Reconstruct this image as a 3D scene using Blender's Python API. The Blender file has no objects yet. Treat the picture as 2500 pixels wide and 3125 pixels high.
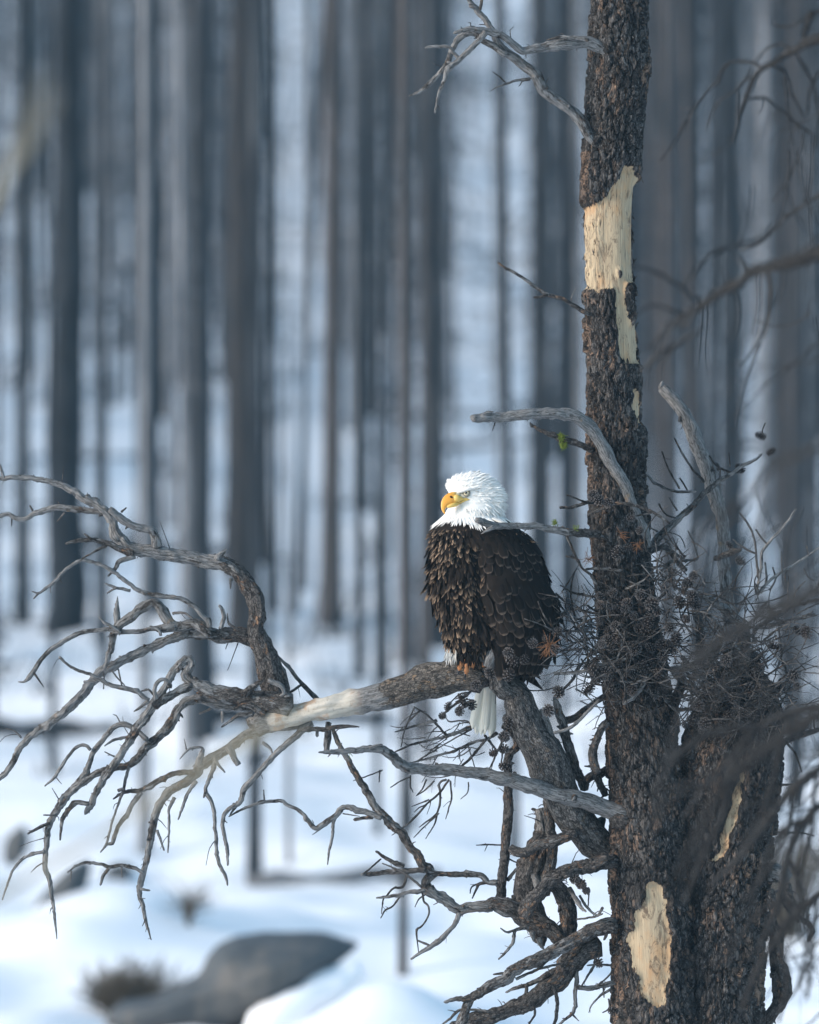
import bpy, bmesh, math, random
import numpy as np
from mathutils import Vector, Matrix, noise as mn
rnd = random.Random(7)
nr = np.random.RandomState(7)
sc = bpy.context.scene

# ------------------------------------------------------------------ camera, sky, sun, exposure
D0 = 26.04                      # metres from the lens to the eagle
cam_d = bpy.data.cameras.new("camera")
cam = bpy.data.objects.new("camera", cam_d)
sc.collection.objects.link(cam)
cam.location = (0, -D0, 0)
cam.rotation_euler = (math.radians(90), 0, 0)
cam_d.sensor_fit = 'VERTICAL'
cam_d.sensor_height = 36.0
cam_d.lens = 36.0 * D0 / 3.125
cam_d.clip_start = 0.1
cam_d.clip_end = 3000
cam_d.dof.use_dof = True
cam_d.dof.focus_distance = D0
cam_d.dof.aperture_fstop = 3.4
sc.camera = cam

world = bpy.data.worlds.new("World")
sc.world = world
world.use_nodes = True
wn = world.node_tree
sky = wn.nodes.new("ShaderNodeTexSky")
sky.sky_type = 'NISHITA'
sky.sun_disc = False
SUN_EL, SUN_AZ = math.radians(23), math.radians(-62)     # azimuth from +Y, towards -X behind the camera is beyond 90
sky.sun_elevation = SUN_EL
sky.sun_rotation = math.radians(-112)
sky.air_density = 1.0
sky.dust_density = 0.7
sky.ozone_density = 1.6
bg = wn.nodes["Background"]
bg.inputs["Strength"].default_value = 0.125
hs = wn.nodes.new("ShaderNodeHueSaturation")          # shifts the hue of the unseen sky slightly, to tint its light
hs.inputs["Saturation"].default_value = 1.0
hs.inputs["Hue"].default_value = .483
wn.links.new(sky.outputs[0], hs.inputs["Color"])
wn.links.new(hs.outputs[0], bg.inputs[0])

sun_d = bpy.data.lights.new("sun", 'SUN')
sun_d.energy = 2.0
sun_d.angle = math.radians(18)
sun_d.color = (1.0, 0.89, 0.78)
sun = bpy.data.objects.new("sun", sun_d)
sc.collection.objects.link(sun)
az = math.radians(-112)         # sun stands to the left, a little behind the camera
sdir = Vector((math.sin(az) * math.cos(SUN_EL), math.cos(az) * math.cos(SUN_EL), math.sin(SUN_EL)))
sun.rotation_euler = sdir.to_track_quat('Z', 'Y').to_euler()

sc.view_settings.view_transform = 'Standard'
sc.view_settings.look = 'None'
sc.view_settings.exposure = 1.33
sc.view_settings.gamma = 1.0
sc.cycles.use_denoising = True
sc.cycles.max_bounces = 5
sc.cycles.diffuse_bounces = 3
sc.cycles.glossy_bounces = 2
sc.cycles.transparent_max_bounces = 4

# ------------------------------------------------------------------ helpers
COL = sc.collection
CROPS = {'A': (0, 1400, .52174), 'B': (0, 2100, .52174), 'C': (800, 2000, .46377), 'D': (1000, 2325, .46377),
         'E': (1200, 1900, .4058), 'F': (1200, 0, .46377), 'G': (1700, 700, .46377), 'H': (1700, 1550, .46377),
         'I': (1900, 0, .37106), 'J': (1700, 2325, .46377), 'K': (1200, 1400, .34783), 'W': (0, 0, 1.44928),
         'S': (0, 0, 1.0), 'M': (1700, 1500, .23188), 'N': (2000, 1600, .28986), 'R': (2000, 2200, .28986)}

def P(px, py, dep=0.0):
    """point of the place seen at photograph pixel (px, py), dep metres behind the eagle's plane"""
    s = (D0 + dep) / D0
    return np.array(((px - 1250) / 1000 * s, dep, (1562.5 - py) / 1000 * s))

def link(o, parent=None):
    COL.objects.link(o)
    if parent is not None:
        o.parent = parent
    return o

def tag(o, label=None, cat=None, group=None, kind=None):
    if label: o["label"] = label
    if cat: o["category"] = cat
    if group: o["group"] = group
    if kind: o["kind"] = kind
    return o

def empty(name, loc=(0, 0, 0)):
    o = bpy.data.objects.new(name, None)
    o.location = loc
    o.empty_display_size = 0.1
    return link(o)

class MB:
    """collects vertices, faces and per-vertex attributes and links them as ONE mesh object"""
    def __init__(self):
        self.v, self.f, self.tc, self.at, self.n = [], [], [], [], 0
    def add(self, v, f, tc=None, at=None):
        v = np.asarray(v, float)
        k = len(v)
        self.v.append(v)
        self.f += [tuple(i + self.n for i in q) for q in f]
        self.tc.append(np.asarray(tc, float) if tc is not None else v.copy())
        if at is None: at = 0.0
        a = np.asarray(at, float)
        if a.ndim == 0: a = np.full(k, float(a))
        self.at.append(a)
        self.n += k
    def mesh(self, name, mat, smooth=True):
        me = bpy.data.meshes.new(name)
        V = np.concatenate(self.v) if self.v else np.zeros((0, 3))
        me.from_pydata(V.tolist(), [], self.f)
        a = me.attributes.new("tc", 'FLOAT_VECTOR', 'POINT')
        a.data.foreach_set("vector", np.concatenate(self.tc).ravel().astype(np.float32))
        b = me.attributes.new("mask", 'FLOAT', 'POINT')
        b.data.foreach_set("value", np.concatenate(self.at).astype(np.float32))
        me.materials.append(mat)
        if smooth:
            me.polygons.foreach_set("use_smooth", [True] * len(me.polygons))
        me.update()
        return me
    def build(self, name, mat, parent=None, smooth=True, origin=None):
        me = self.mesh(name, mat, smooth)
        o = link(bpy.data.objects.new(name, me), parent)
        if parent is not None:
            o.matrix_parent_inverse = Matrix.Translation(parent.location).inverted()
        return o

def catmull(pts, step):
    """resample rows of (x,y,z,r) along a Catmull-Rom curve"""
    p = np.asarray(pts, float)
    if len(p) < 2: return p
    q = np.vstack([2 * p[0] - p[1], p, 2 * p[-1] - p[-2]])
    out = []
    for i in range(1, len(q) - 2):
        L = np.linalg.norm(q[i + 1, :3] - q[i, :3])
        st = max(step, 0.55 * min(q[i, 3], q[i + 1, 3]))
        n = max(1, int(L / st))
        t = np.arange(n)[:, None] / n
        a, b, c, d = q[i - 1], q[i], q[i + 1], q[i + 2]
        out.append(0.5 * (2 * b + (c - a) * t + (2 * a - 5 * b + 4 * c - d) * t * t + (3 * b - a - 3 * c + d) * t ** 3))
    out.append(p[-1:])
    o = np.vstack(out)
    o[:, 3] = np.maximum(o[:, 3], 0.0004)
    return o

def tube(mb, pts, sides=8, bark=0.0, rough=0.10, wob=0.35, step=0.006, flat_end=False, seed=None, relief=0.0):
    """a tapering, knotty limb along pts (x,y,z,r in metres); tc = coordinates that run along the limb"""
    c = catmull(pts, step)
    n = len(c)
    if n < 2: return c
    seed = rnd.random() * 100 if seed is None else seed
    r = c[:, 3].copy()
    s = np.concatenate([[0], np.cumsum(np.linalg.norm(np.diff(c[:, :3], axis=0), axis=1))])
    if n > 12 and r.max() < .0105:         # knots and abrupt elbows
        for _ in range(max(1, int(s[-1] / .07))):
            k0 = rnd.randrange(2, n - 2); ww = max(.004, r[k0] * .9)
            r += r[k0] * rnd.uniform(.08, .32) * (1 if r[k0] < .009 else .5) * np.exp(-((s - s[k0]) / ww) ** 2)
            if 0 < k0 < n - 1 and wob:
                d_ = np.array((rnd.uniform(-1, 1), rnd.uniform(-.5, .5), rnd.uniform(-1, 1))) * r[k0] * wob * 1.6
                c[:, :3] += np.exp(-np.abs(s - s[k0]) / (ww * 3))[:, None] * d_
    for k in range(1, n - 1):            # small kinks
        v = mn.noise_vector((seed, s[k] / max(0.02, 5 * r[k]), 3.1))
        c[k, :3] += np.array(v) * r[k] * wob
    T = np.gradient(c[:, :3], axis=0)
    T /= np.linalg.norm(T, axis=1)[:, None] + 1e-12
    ref = np.array((0, 1, 0.05)) if abs(T[0][1]) < .9 else np.array((1, 0, 0))
    U = np.cross(T[0], ref); U /= np.linalg.norm(U)
    verts = np.zeros((n, sides, 3)); tcs = np.zeros((n, sides, 3))
    ang = np.arange(sides) * 2 * math.pi / sides
    ca, sa = np.cos(ang), np.sin(ang)
    for k in range(n):
        U = U - T[k] * U.dot(T[k]); U /= np.linalg.norm(U) + 1e-12
        W = np.cross(T[k], U)
        rr = np.empty(sides)
        for j in range(sides):
            z = s[k] / max(r[k], .004)
            if relief and r[k] > .012:
                q = mn.noise((ca[j] * r[k] * 70 + seed, sa[j] * r[k] * 70, s[k] * 38)) * .6 + mn.noise((ca[j] * r[k] * 190, sa[j] * r[k] * 190 + seed, s[k] * 95)) * .5
                ex = relief * max(-.5, min(.6, q * 1.8))
            else: ex = 0.0
            rr[j] = ex + r[k] * (1 + rough * 1.6 * mn.noise((ca[j] * 1.1 + seed, sa[j] * 1.1, z * .45)) + rough * 1.2 * mn.noise((ca[j] * 2.3, sa[j] * 2.3 + seed, z * .9)))
        verts[k] = c[k, :3] + np.outer(ca * rr, U) + np.outer(sa * rr, W)
        tcs[k, :, 0] = ca * r[k] + seed; tcs[k, :, 1] = sa * r[k]; tcs[k, :, 2] = s[k]
    faces = []
    for k in range(n - 1):
        for j in range(sides):
            a = k * sides + j; b = k * sides + (j + 1) % sides
            faces.append((a, b, b + sides, a + sides))
    V = verts.reshape(-1, 3); TC = tcs.reshape(-1, 3)
    e0 = c[0, :3] - T[0] * r[0] * .3
    e1 = c[-1, :3] + T[-1] * r[-1] * (.15 if flat_end else 1.1)
    V = np.vstack([V, e0, e1]); TC = np.vstack([TC, TC[0], TC[-1]])
    m = n * sides
    for j in range(sides):
        faces.append((m, (j + 1) % sides, j))
        faces.append((m + 1, (n - 1) * sides + j, (n - 1) * sides + (j + 1) % sides))
    at = np.full(len(V), bark) if np.ndim(bark) == 0 else np.concatenate([np.repeat(np.interp(s / s[-1], np.linspace(0, 1, len(bark)), bark), sides), [bark[0], bark[-1]]])
    mb.add(V, faces, TC, at)
    return c

def sides_for(r):
    return 6 if r < .004 else 8 if r < .010 else 12 if r < .03 else 20 if r < .06 else 28

def spurs(mb, c, n, lo, hi, bark=0.3):
    """short broken side twigs standing off a limb"""
    for _ in range(int(n * .6)):
        k = rnd.randrange(1, max(2, len(c) - 1))
        if k >= len(c): continue
        p, r = c[k, :3], c[k, 3]
        t = c[min(k + 1, len(c) - 1), :3] - c[k - 1, :3]
        t = t / (np.linalg.norm(t) + 1e-9)
        d = np.array((rnd.uniform(-1, 1), rnd.uniform(-.5, .5), rnd.uniform(-1, 1)))
        d -= t * d.dot(t); d /= np.linalg.norm(d) + 1e-9
        d = d * .8 + t * rnd.uniform(.1, .9); d /= np.linalg.norm(d)
        L = lo + (hi - lo) * rnd.random() ** 2.2
        if rnd.random() < .10: L = hi * rnd.uniform(1.5, 3)
        stub = rnd.random() < .25
        if stub: L = max(.004, r * rnd.uniform(.3, .9))
        r0 = r * rnd.uniform(.3, .5) if stub else min(r * .5, rnd.uniform(.0010, .0024))
        b = np.array((rnd.uniform(-.3, .3), rnd.uniform(-.2, .2), rnd.uniform(-.5, .2))) * L
        q = [(*(p + d * r * .5), r0), (*(p + d * (r + L * .5)), r0 * .8), (*(p + d * (r + L) + b), r0 * .5)]
        tube(mb, q, 5, bark, step=L * .25)

# ------------------------------------------------------------------ materials
def mat(name):
    m = bpy.data.materials.new(name)
    m.use_nodes = True
    nt = m.node_tree
    bs = nt.nodes["Principled BSDF"]
    bs.inputs["Specular IOR Level"].default_value = .25
    bs.inputs["Roughness"].default_value = .85
    return m, nt, bs

class NT:
    """tiny node builder"""
    def __init__(s, nt): s.t = nt
    def n(s, typ, **kw):
        x = s.t.nodes.new(typ)
        for k, v in kw.items(): setattr(x, k, v)
        return x
    def l(s, a, b): s.t.links.new(a, b)
    def attr(s, name):
        return s.n("ShaderNodeAttribute", attribute_name=name)
    def scale(s, vec, sc_):
        m = s.n("ShaderNodeMapping"); m.inputs["Scale"].default_value = sc_
        s.l(vec, m.inputs[0]); return m.outputs[0]
    def noise(s, vec, scale, detail=4, rough=.6, dist=0.0):
        x = s.n("ShaderNodeTexNoise"); x.inputs["Scale"].default_value = scale
        x.inputs["Detail"].default_value = detail; x.inputs["Roughness"].default_value = rough; x.inputs["Distortion"].default_value = dist
        if vec is not None: s.l(vec, x.inputs["Vector"])
        return x
    def voro(s, vec, scale, feature='F1'):
        x = s.n("ShaderNodeTexVoronoi", feature=feature); x.inputs["Scale"].default_value = scale
        s.l(vec, x.inputs["Vector"]); return x
    def ramp(s, fac, stops):
        x = s.n("ShaderNodeValToRGB"); r = x.color_ramp
        while len(r.elements) < len(stops): r.elements.new(.5)
        for e, (p, c) in zip(r.elements, stops):
            e.position = p; e.color = (*c, 1) if len(c) == 3 else c
        s.l(fac, x.inputs[0]); return x.outputs[0]
    def math(s, op, a, b=None, c=None, clamp=False):
        x = s.n("ShaderNodeMath", operation=op, use_clamp=clamp)
        for i, v in enumerate((a, b, c)):
            if v is None: continue
            if isinstance(v, (int, float)): x.inputs[i].default_value = v
            else: s.l(v, x.inputs[i])
        return x.outputs[0]
    def mix(s, fac, a, b, typ='MIX'):
        x = s.n("ShaderNodeMix", data_type='RGBA', blend_type=typ)
        for k, v in ((0, fac), (6, a), (7, b)):
            if isinstance(v, (int, float)): x.inputs[k].default_value = v
            elif isinstance(v, tuple): x.inputs[k].default_value = (*v, 1) if len(v) == 3 else v
            else: s.l(v, x.inputs[k])
        return x.outputs[2]
    def smooth(s, v, lo, hi):
        x = s.n("ShaderNodeMapRange", interpolation_type='SMOOTHSTEP'); s.l(v, x.inputs[0])
        x.inputs[1].default_value = lo; x.inputs[2].default_value = hi
        return x.outputs[0]
    def bump(s, h, strength, dist, bs, prev=None):
        x = s.n("ShaderNodeBump"); x.inputs["Strength"].default_value = strength; x.inputs["Distance"].default_value = dist
        s.l(h, x.inputs["Height"])
        if prev is not None: s.l(prev, x.inputs["Normal"])
        s.l(x.outputs[0], bs.inputs["Normal"]); return x.outputs[0]

def make_bark(name, dark=(.013, .012, .012), mid=(.100, .092, .087), flake=(.29, .185, .125), wood=(.44, .35, .235)):
    """scaly pine bark; mask = 1 where the bark is gone and pale wood shows"""
    m, nt, bs = mat(name); g = NT(nt)
    tc = g.attr("tc").outputs["Vector"]; msk = g.attr("mask").outputs["Fac"]
    st = g.scale(tc, (1, 1, .25))
    def warped(amt, sc_):
        w = g.noise(st, sc_, 3)
        vv = g.n("ShaderNodeMix", data_type='VECTOR'); vv.inputs[0].default_value = amt
        g.l(st, vv.inputs[4]); g.l(w.outputs["Color"], vv.inputs[5]); return vv.outputs[1]
    wv = warped(.02, 70)
    v1 = g.voro(wv, 62); ve = g.voro(wv, 62, 'DISTANCE_TO_EDGE')
    v2 = g.voro(wv, 140); ve2 = g.voro(wv, 140, 'DISTANCE_TO_EDGE')
    big = g.noise(tc, 8, 5, .65)
    cell = g.n("ShaderNodeSeparateColor"); g.l(v1.outputs["Color"], cell.inputs[0])
    c2 = g.n("ShaderNodeSeparateColor"); g.l(v2.outputs["Color"], c2.inputs[0])
    fine = g.noise(g.scale(tc, (1, 1, .3)), 330, 5, .7)
    base = g.mix(g.math('MULTIPLY', c2.outputs[0], c2.outputs[0]), dark, mid)
    base = g.mix(g.smooth(fine.outputs["Fac"], .50, .70), base, (.20, .193, .19))
    fl = g.math('ADD', g.math('MULTIPLY', cell.outputs[0], .5), g.math('ADD', g.math('MULTIPLY', c2.outputs[1], .35), g.math('MULTIPLY', g.math('SUBTRACT', big.outputs["Fac"], .5), 1.5)))
    fl = g.math('ADD', fl, g.math('MULTIPLY', g.math('MAXIMUM', g.math('MULTIPLY', msk, -1), 0), .36))  # negative mask: more tan flakes, which also carry painted warm side light
    fl = g.math('MULTIPLY', g.smooth(fl, .55, .73), g.smooth(fine.outputs["Fac"], .34, .56))
    flc = g.mix(c2.outputs[2], flake, tuple(x * .5 + .01 for x in flake))
    base = g.mix(g.math('MULTIPLY', fl, .72), base, flc)
    base = g.mix(g.smooth(g.noise(tc, 4.5, 3).outputs["Fac"], .42, .66), base, g.mix(.55, base, (.012, .012, .013)))
    crev = g.math('MULTIPLY', g.smooth(ve.outputs["Distance"], 0.0, .07), g.math('ADD', .45, g.math('MULTIPLY', g.smooth(ve2.outputs["Distance"], 0, .10), .55)))
    base = g.mix(g.math('MULTIPLY', g.math('SUBTRACT', 1, crev), .9), base, (.006, .0055, .0055))
    # pale wood
    gr = g.noise(g.scale(tc, (1, 1, .05)), 260, 4)
    stn = g.noise(g.scale(tc, (1, 1, .4)), 30, 7, .78, .8)
    wd = g.mix(g.smooth(gr.outputs["Fac"], .3, .75), tuple(x * .66 for x in wood), wood)
    och = g.noise(g.scale(tc, (1, 1, .5)), 11, 5, .7)
    wd = g.mix(g.math('MULTIPLY', g.smooth(och.outputs["Fac"], .45, .64), .6), wd, (.40, .22, .10))
    wd = g.mix(g.math('MULTIPLY', g.smooth(stn.outputs["Fac"], .50, .63), .85), wd, (.085, .055, .038))
    crk = g.noise(g.scale(tc, (1, 1, .02)), 60, 2)
    wd = g.mix(g.smooth(g.math('ABSOLUTE', g.math('SUBTRACT', crk.outputs["Fac"], .5)), .008, .0), wd, (.05, .04, .03))
    msk2 = g.smooth(g.math('ADD', msk, g.math('MULTIPLY', g.math('SUBTRACT', g.noise(st, 90, 6, .75).outputs["Fac"], .5), 1.5)), .44, .52)
    rim = g.math('MULTIPLY', g.math('MULTIPLY', msk2, g.math('SUBTRACT', 1, msk2)), 4)
    col = g.mix(msk2, base, wd)
    col = g.mix(g.math('MULTIPLY', rim, .7), col, (.11, .05, .03))
    g.l(col, bs.inputs["Base Color"])
    h = g.math('ADD', g.math('MULTIPLY', crev, .9), g.math('ADD', g.math('MULTIPLY', fine.outputs["Fac"], .6), g.math('MULTIPLY', c2.outputs[1], .6)))
    h = g.math('MULTIPLY', h, g.math('SUBTRACT', 1.08, msk2))
    g.bump(h, .9, .004, bs)
    return m

def make_limb(name, wood_a=(.225, .222, .22), wood_b=(.08, .078, .077), dark=(.016, .014, .014), mid=(.125, .114, .107), flake=(.26, .155, .095)):
    """weathered dead branch: silver grain with bark left on by the mask (0 none, 1 all)"""
    m, nt, bs = mat(name); g = NT(nt)
    tc = g.attr("tc").outputs["Vector"]; msk = g.attr("mask").outputs["Fac"]
    gr = g.noise(g.scale(tc, (1, 1, .13)), 300, 6, .7, .4)
    wd = g.mix(g.smooth(gr.outputs["Fac"], .40, .60), wood_b, wood_a)
    crk = g.noise(g.scale(tc, (1, 1, .05)), 150, 3)
    wd = g.mix(g.math('MULTIPLY', g.smooth(g.math('ABSOLUTE', g.math('SUBTRACT', crk.outputs["Fac"], .5)), .016, .0), .85), wd, (.03, .027, .026))
    speck = g.noise(g.scale(tc, (1, 1, .55)), 110, 6, .78)
    wd = g.mix(g.smooth(speck.outputs["Fac"], .56, .64), wd, (.035, .031, .03))
    ochre = g.noise(tc, 18, 4)
    wd = g.mix(g.math('MULTIPLY', g.smooth(ochre.outputs["Fac"], .64, .74), .55), wd, (.26, .165, .085))
    pale = g.smooth(msk, -.25, -.75)
    pw = g.mix(g.smooth(g.noise(g.scale(tc, (1, 1, .2)), 60, 4).outputs["Fac"], .35, .65), (.36, .33, .28), (.50, .46, .40))
    pw = g.mix(g.math('MULTIPLY', g.smooth(ochre.outputs["Fac"], .52, .64), .6), pw, (.33, .18, .09))
    ck = g.noise(g.scale(tc, (.6, .6, 1)), 40, 2, .5, 2.0)
    pw = g.mix(g.math('MULTIPLY', g.smooth(g.math('ABSOLUTE', g.math('SUBTRACT', ck.outputs["Fac"], .5)), .010, .0), .7), pw, (.12, .10, .085))
    wd = g.mix(pale, wd, pw)
    st = g.scale(tc, (1, 1, .5))
    v1 = g.voro(st, 170); cs = g.n("ShaderNodeSeparateColor"); g.l(v1.outputs["Color"], cs.inputs[0])
    ve = g.voro(st, 170, 'DISTANCE_TO_EDGE'); edge = g.smooth(ve.outputs["Distance"], 0, .10)
    fine = g.noise(g.scale(tc, (1, 1, .38)), 300, 6, .75)
    bk = g.mix(cs.outputs[0], dark, mid)
    bk = g.mix(g.smooth(fine.outputs["Fac"], .50, .70), bk, (.22, .212, .205))
    on = g.noise(tc, 22, 4)
    bk = g.mix(g.math('MULTIPLY', g.math('MULTIPLY', g.smooth(cs.outputs[1], .55, .80), g.smooth(on.outputs["Fac"], .50, .66)), .8), bk, flake)
    bk = g.mix(g.math('MULTIPLY', g.math('SUBTRACT', 1, edge), .75), bk, (.008, .007, .007))
    sel = g.noise(g.scale(tc, (1, 1, .45)), 34, 7, .78)
    k = g.smooth(g.math('SUBTRACT', g.math('ADD', msk, g.math('MULTIPLY', g.math('SUBTRACT', sel.outputs["Fac"], .5), 2.4)), .5), -.03, .03)
    g.l(g.mix(k, wd, bk), bs.inputs["Base Color"])
    gr_amt = g.math('SUBTRACT', .6, g.math('MULTIPLY', pale, .5))
    h = g.math('ADD', g.math('MULTIPLY', gr.outputs["Fac"], gr_amt), g.math('MULTIPLY', k, g.math('ADD', .3, g.math('ADD', g.math('MULTIPLY', edge, .7), fine.outputs["Fac"]))))
    g.bump(h, 1.0, .005, bs)
    return m

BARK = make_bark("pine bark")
LIMB = make_limb("dead branch")
TWIG = make_limb("dark twig", (.13, .122, .118), (.06, .054, .05), (.02, .018, .017), (.05, .042, .038), (.15, .09, .055))
NEARW = make_limb("near dark bough", (.070, .073, .076), (.028, .029, .031), (.010, .010, .011), (.030, .030, .031), (.04, .034, .03))
PERCH = make_limb("perch bark", dark=(.035, .031, .028), mid=(.20, .175, .15), flake=(.27, .18, .11))
FORKB = make_limb("grey furrowed bark", dark=(.018, .017, .017), mid=(.17, .163, .158), flake=(.16, .12, .09))
# ------------------------------------------------------------------ ground, far forest, boulders
GD = [0, 8, 16, 24, 32, 38, 44, 46, 50, 54, 58, 62, 66, 74, 85, 100, 130, 170, 220, 280, 360, 600, 1200]
GZ = [-1.7, -2.0, -2.7, -3.3, -3.3, -3.05, -2.80, -2.77, -2.66, -2.60, -2.50, -2.16, -1.80, -1.10, -.50, .5, 3.1, 8.2, 15.5, 25, 40, 70, 100]
def ground(x, d):
    z = float(np.interp(d, GD, GZ))
    z += .16 * mn.noise((x * .28, d * .22, 1.7)) + .06 * mn.noise((x * .9, d * .7, 5.2))
    if d > 40:
        z += (.35 * mn.noise((x * .08, d * .05, 9.3))) * min(1, (d - 40) / 40)
    # drift heaped in front of the boulder
    z += .36 * math.exp(-((x + .12) / .42) ** 2 - ((d - 45.5) / .8) ** 2)
    z += (.15 * mn.noise((x * .55, d * .35, 3.3)) + .09 * mn.noise((x * 1.7, d * 1.1, 6.1))) * (d > 30)
    z += .30 * math.exp(-((x + 1.9) / .8) ** 2 - ((d - 52) / 2.5) ** 2)
    return z

def at_ground(px, py, d0=45.0, d1=260.0):
    """walk out along the sight line of (px, py) to where it meets the snow"""
    d = d0
    while d < d1:
        x = (px - 1250) / 1000 * d / D0
        if (1562.5 - py) / 1000 * d / D0 <= ground(x, d): break
        d += .25
    x = (px - 1250) / 1000 * d / D0
    return x, d, ground(x, d)

m, nt, bs = mat("snow"); g = NT(nt)
geo = g.n("ShaderNodeTexCoord").outputs["Object"]
n1 = g.noise(geo, .9, 5); n2 = g.noise(geo, 30, 3); n3 = g.noise(geo, 3.0, 6, .7)
c = g.mix(n1.outputs["Fac"], (.80, .81, .84), (.88, .885, .90))
c = g.mix(g.math('MULTIPLY', g.smooth(n3.outputs["Fac"], .60, .74), .38), c, (.30, .27, .24))     # needles and bark litter on the snow
g.l(c, bs.inputs["Base Color"]); bs.inputs["Roughness"].default_value = .7
bs.inputs["Subsurface Weight"].default_value = 0.0
g.bump(n2.outputs["Fac"], .3, .02, bs)
SNOW = m

xs = np.unique(np.concatenate([np.linspace(-500, -40, 16), np.linspace(-40, -8, 30), np.linspace(-8, 8, 90), np.linspace(8, 40, 30), np.linspace(40, 500, 16)]))
ds = np.unique(np.concatenate([np.linspace(-40, 38, 30), np.linspace(38, 80, 150), np.linspace(80, 260, 120), np.linspace(260, 1200, 24)]))
V = [(x, d - D0, ground(x, max(d, 0))) for d in ds for x in xs]
nx = len(xs)
F = [(i * nx + j, i * nx + j + 1, (i + 1) * nx + j + 1, (i + 1) * nx + j) for i in range(len(ds) - 1) for j in range(nx - 1)]
mb = MB(); mb.add(V, F)
go = mb.build("snowy_ground", SNOW)
tag(go, "white snow covering the forest floor and the hillside", kind="structure")

def make_bg(name, a, b, c_, sc_=1.0):
    m, nt, bs = mat(name); g = NT(nt)
    tc = g.attr("tc").outputs["Vector"]
    inf = g.n("ShaderNodeObjectInfo")
    w = g.n("ShaderNodeVectorMath", operation='ADD'); g.l(tc, w.inputs[0]); g.l(inf.outputs["Random"], w.inputs[1])
    n1 = g.noise(g.scale(w.outputs[0], (1, 1, .25)), 7, 5, .65); n2 = g.noise(g.scale(w.outputs[0], (1, 1, .35)), 1.6, 3)
    col = g.mix(g.smooth(n1.outputs["Fac"], .38, .62), a, b)
    col = g.mix(g.smooth(n2.outputs["Fac"], .56, .68), col, c_)
    hsv = g.n("ShaderNodeHueSaturation"); g.l(col, hsv.inputs["Color"])
    g.l(g.math('ADD', .65, g.math('MULTIPLY', inf.outputs["Random"], .75)), hsv.inputs["Value"])
    g.l(hsv.outputs[0], bs.inputs["Base Color"])
    g.bump(n1.outputs["Fac"], .5, .03, bs)
    return m
CHAR = make_bg("charred bark", (.009, .011, .014), (.028, .032, .038), (.06, .062, .066))
GREYT = make_bg("silvered snag", (.11, .115, .125), (.24, .24, .25), (.05, .05, .055))
RUST = make_bg("scorched orange bark", (.045, .041, .041), (.085, .072, .068), (.03, .032, .035))

def snag_parts(h, r, nb, seed):
    """trunk and bare boughs of a dead lodgepole, base at the origin"""
    R = random.Random(seed)
    t = MB()
    lean = R.uniform(-.012, .012)
    pts = [(lean * z + R.uniform(-.02, .02) * (z > .5), R.uniform(-.03, .03), z, r * (1.25 if z <= 0 else 1.08 if z < .4 else 1 - .75 * z / h)) for z in [-.5, 0, .35] + list(np.linspace(1.2, h, 9))]
    tube(t, pts, 10, 0, rough=.08, wob=.1, step=.5)
    b = []
    for i in range(nb):
        q = MB()
        z = h * R.uniform(.06, 1) ** .8
        a = R.uniform(0, 2 * math.pi); L = R.uniform(.25, 1.1) * (1.15 - .6 * z / h)
        up = R.uniform(-.5, .25); rr = R.uniform(.006, .014)
        p0 = np.array((lean * z, 0, z)); dv = np.array((math.cos(a), math.sin(a), up))
        dv /= np.linalg.norm(dv)
        p1 = p0 + dv * L * .5; p2 = p0 + dv * L + np.array((0, 0, -.22 * L))
        tube(q, [(*p0, rr), (*p1, rr * .75), (*p2, rr * .35)], 5, 0, step=.2)
        for k in range(R.randint(1, 3)):
            s0 = p0 + (p2 - p0) * R.uniform(.3, .9)
            tube(q, [(*s0, rr * .5), (*(s0 + np.array((R.uniform(-.2, .2), R.uniform(-.2, .2), -R.uniform(.05, .3)))), rr * .25)], 4, 0, step=.2)
        b.append(q)
    return t, b

PROTO = []
for i in range(6):
    t, b = snag_parts(17 + i * .6, .15, 40, 40 + i)
    PROTO.append((t, b))
FAR = []
for i in range(5):
    t, b = snag_parts(16 + i, .085, 70, 80 + i)
    for q in b:
        t.v += q.v; t.tc += q.tc; t.at += q.at
        t.f += [tuple(k + t.n for k in f) for f in q.f]; t.n += q.n
    FAR.append(t)
cache = {}
def tree_near(px, py, wpx, mt, label, k, lean=0.0, nb=10):
    x, d, z = at_ground(px, py)
    r = wpx / 1000 * d / D0 / 2
    root = empty("burnt_pine", (x, d - D0, z))
    s = r / .15
    tag(root, label, "dead tree", "burnt pines on the snowy slope")
    t, b = PROTO[k % 6]
    key = (k % 6, mt.name)
    if key not in cache:
        cache[key] = (t.mesh("trunk", mt), [q.mesh("bough", mt) for q in b])
    tm, bms = cache[key]
    rz = rnd.uniform(0, 6.28)
    root.rotation_euler = (0, lean, rz) if not lean else (0, lean, 0)
    root.scale = (s, s, 1)
    o = bpy.data.objects.new("trunk", tm); link(o, root)
    for bm_ in bms[:nb]:
        o = bpy.data.objects.new("bough", bm_); link(o, root)
    return root

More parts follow.
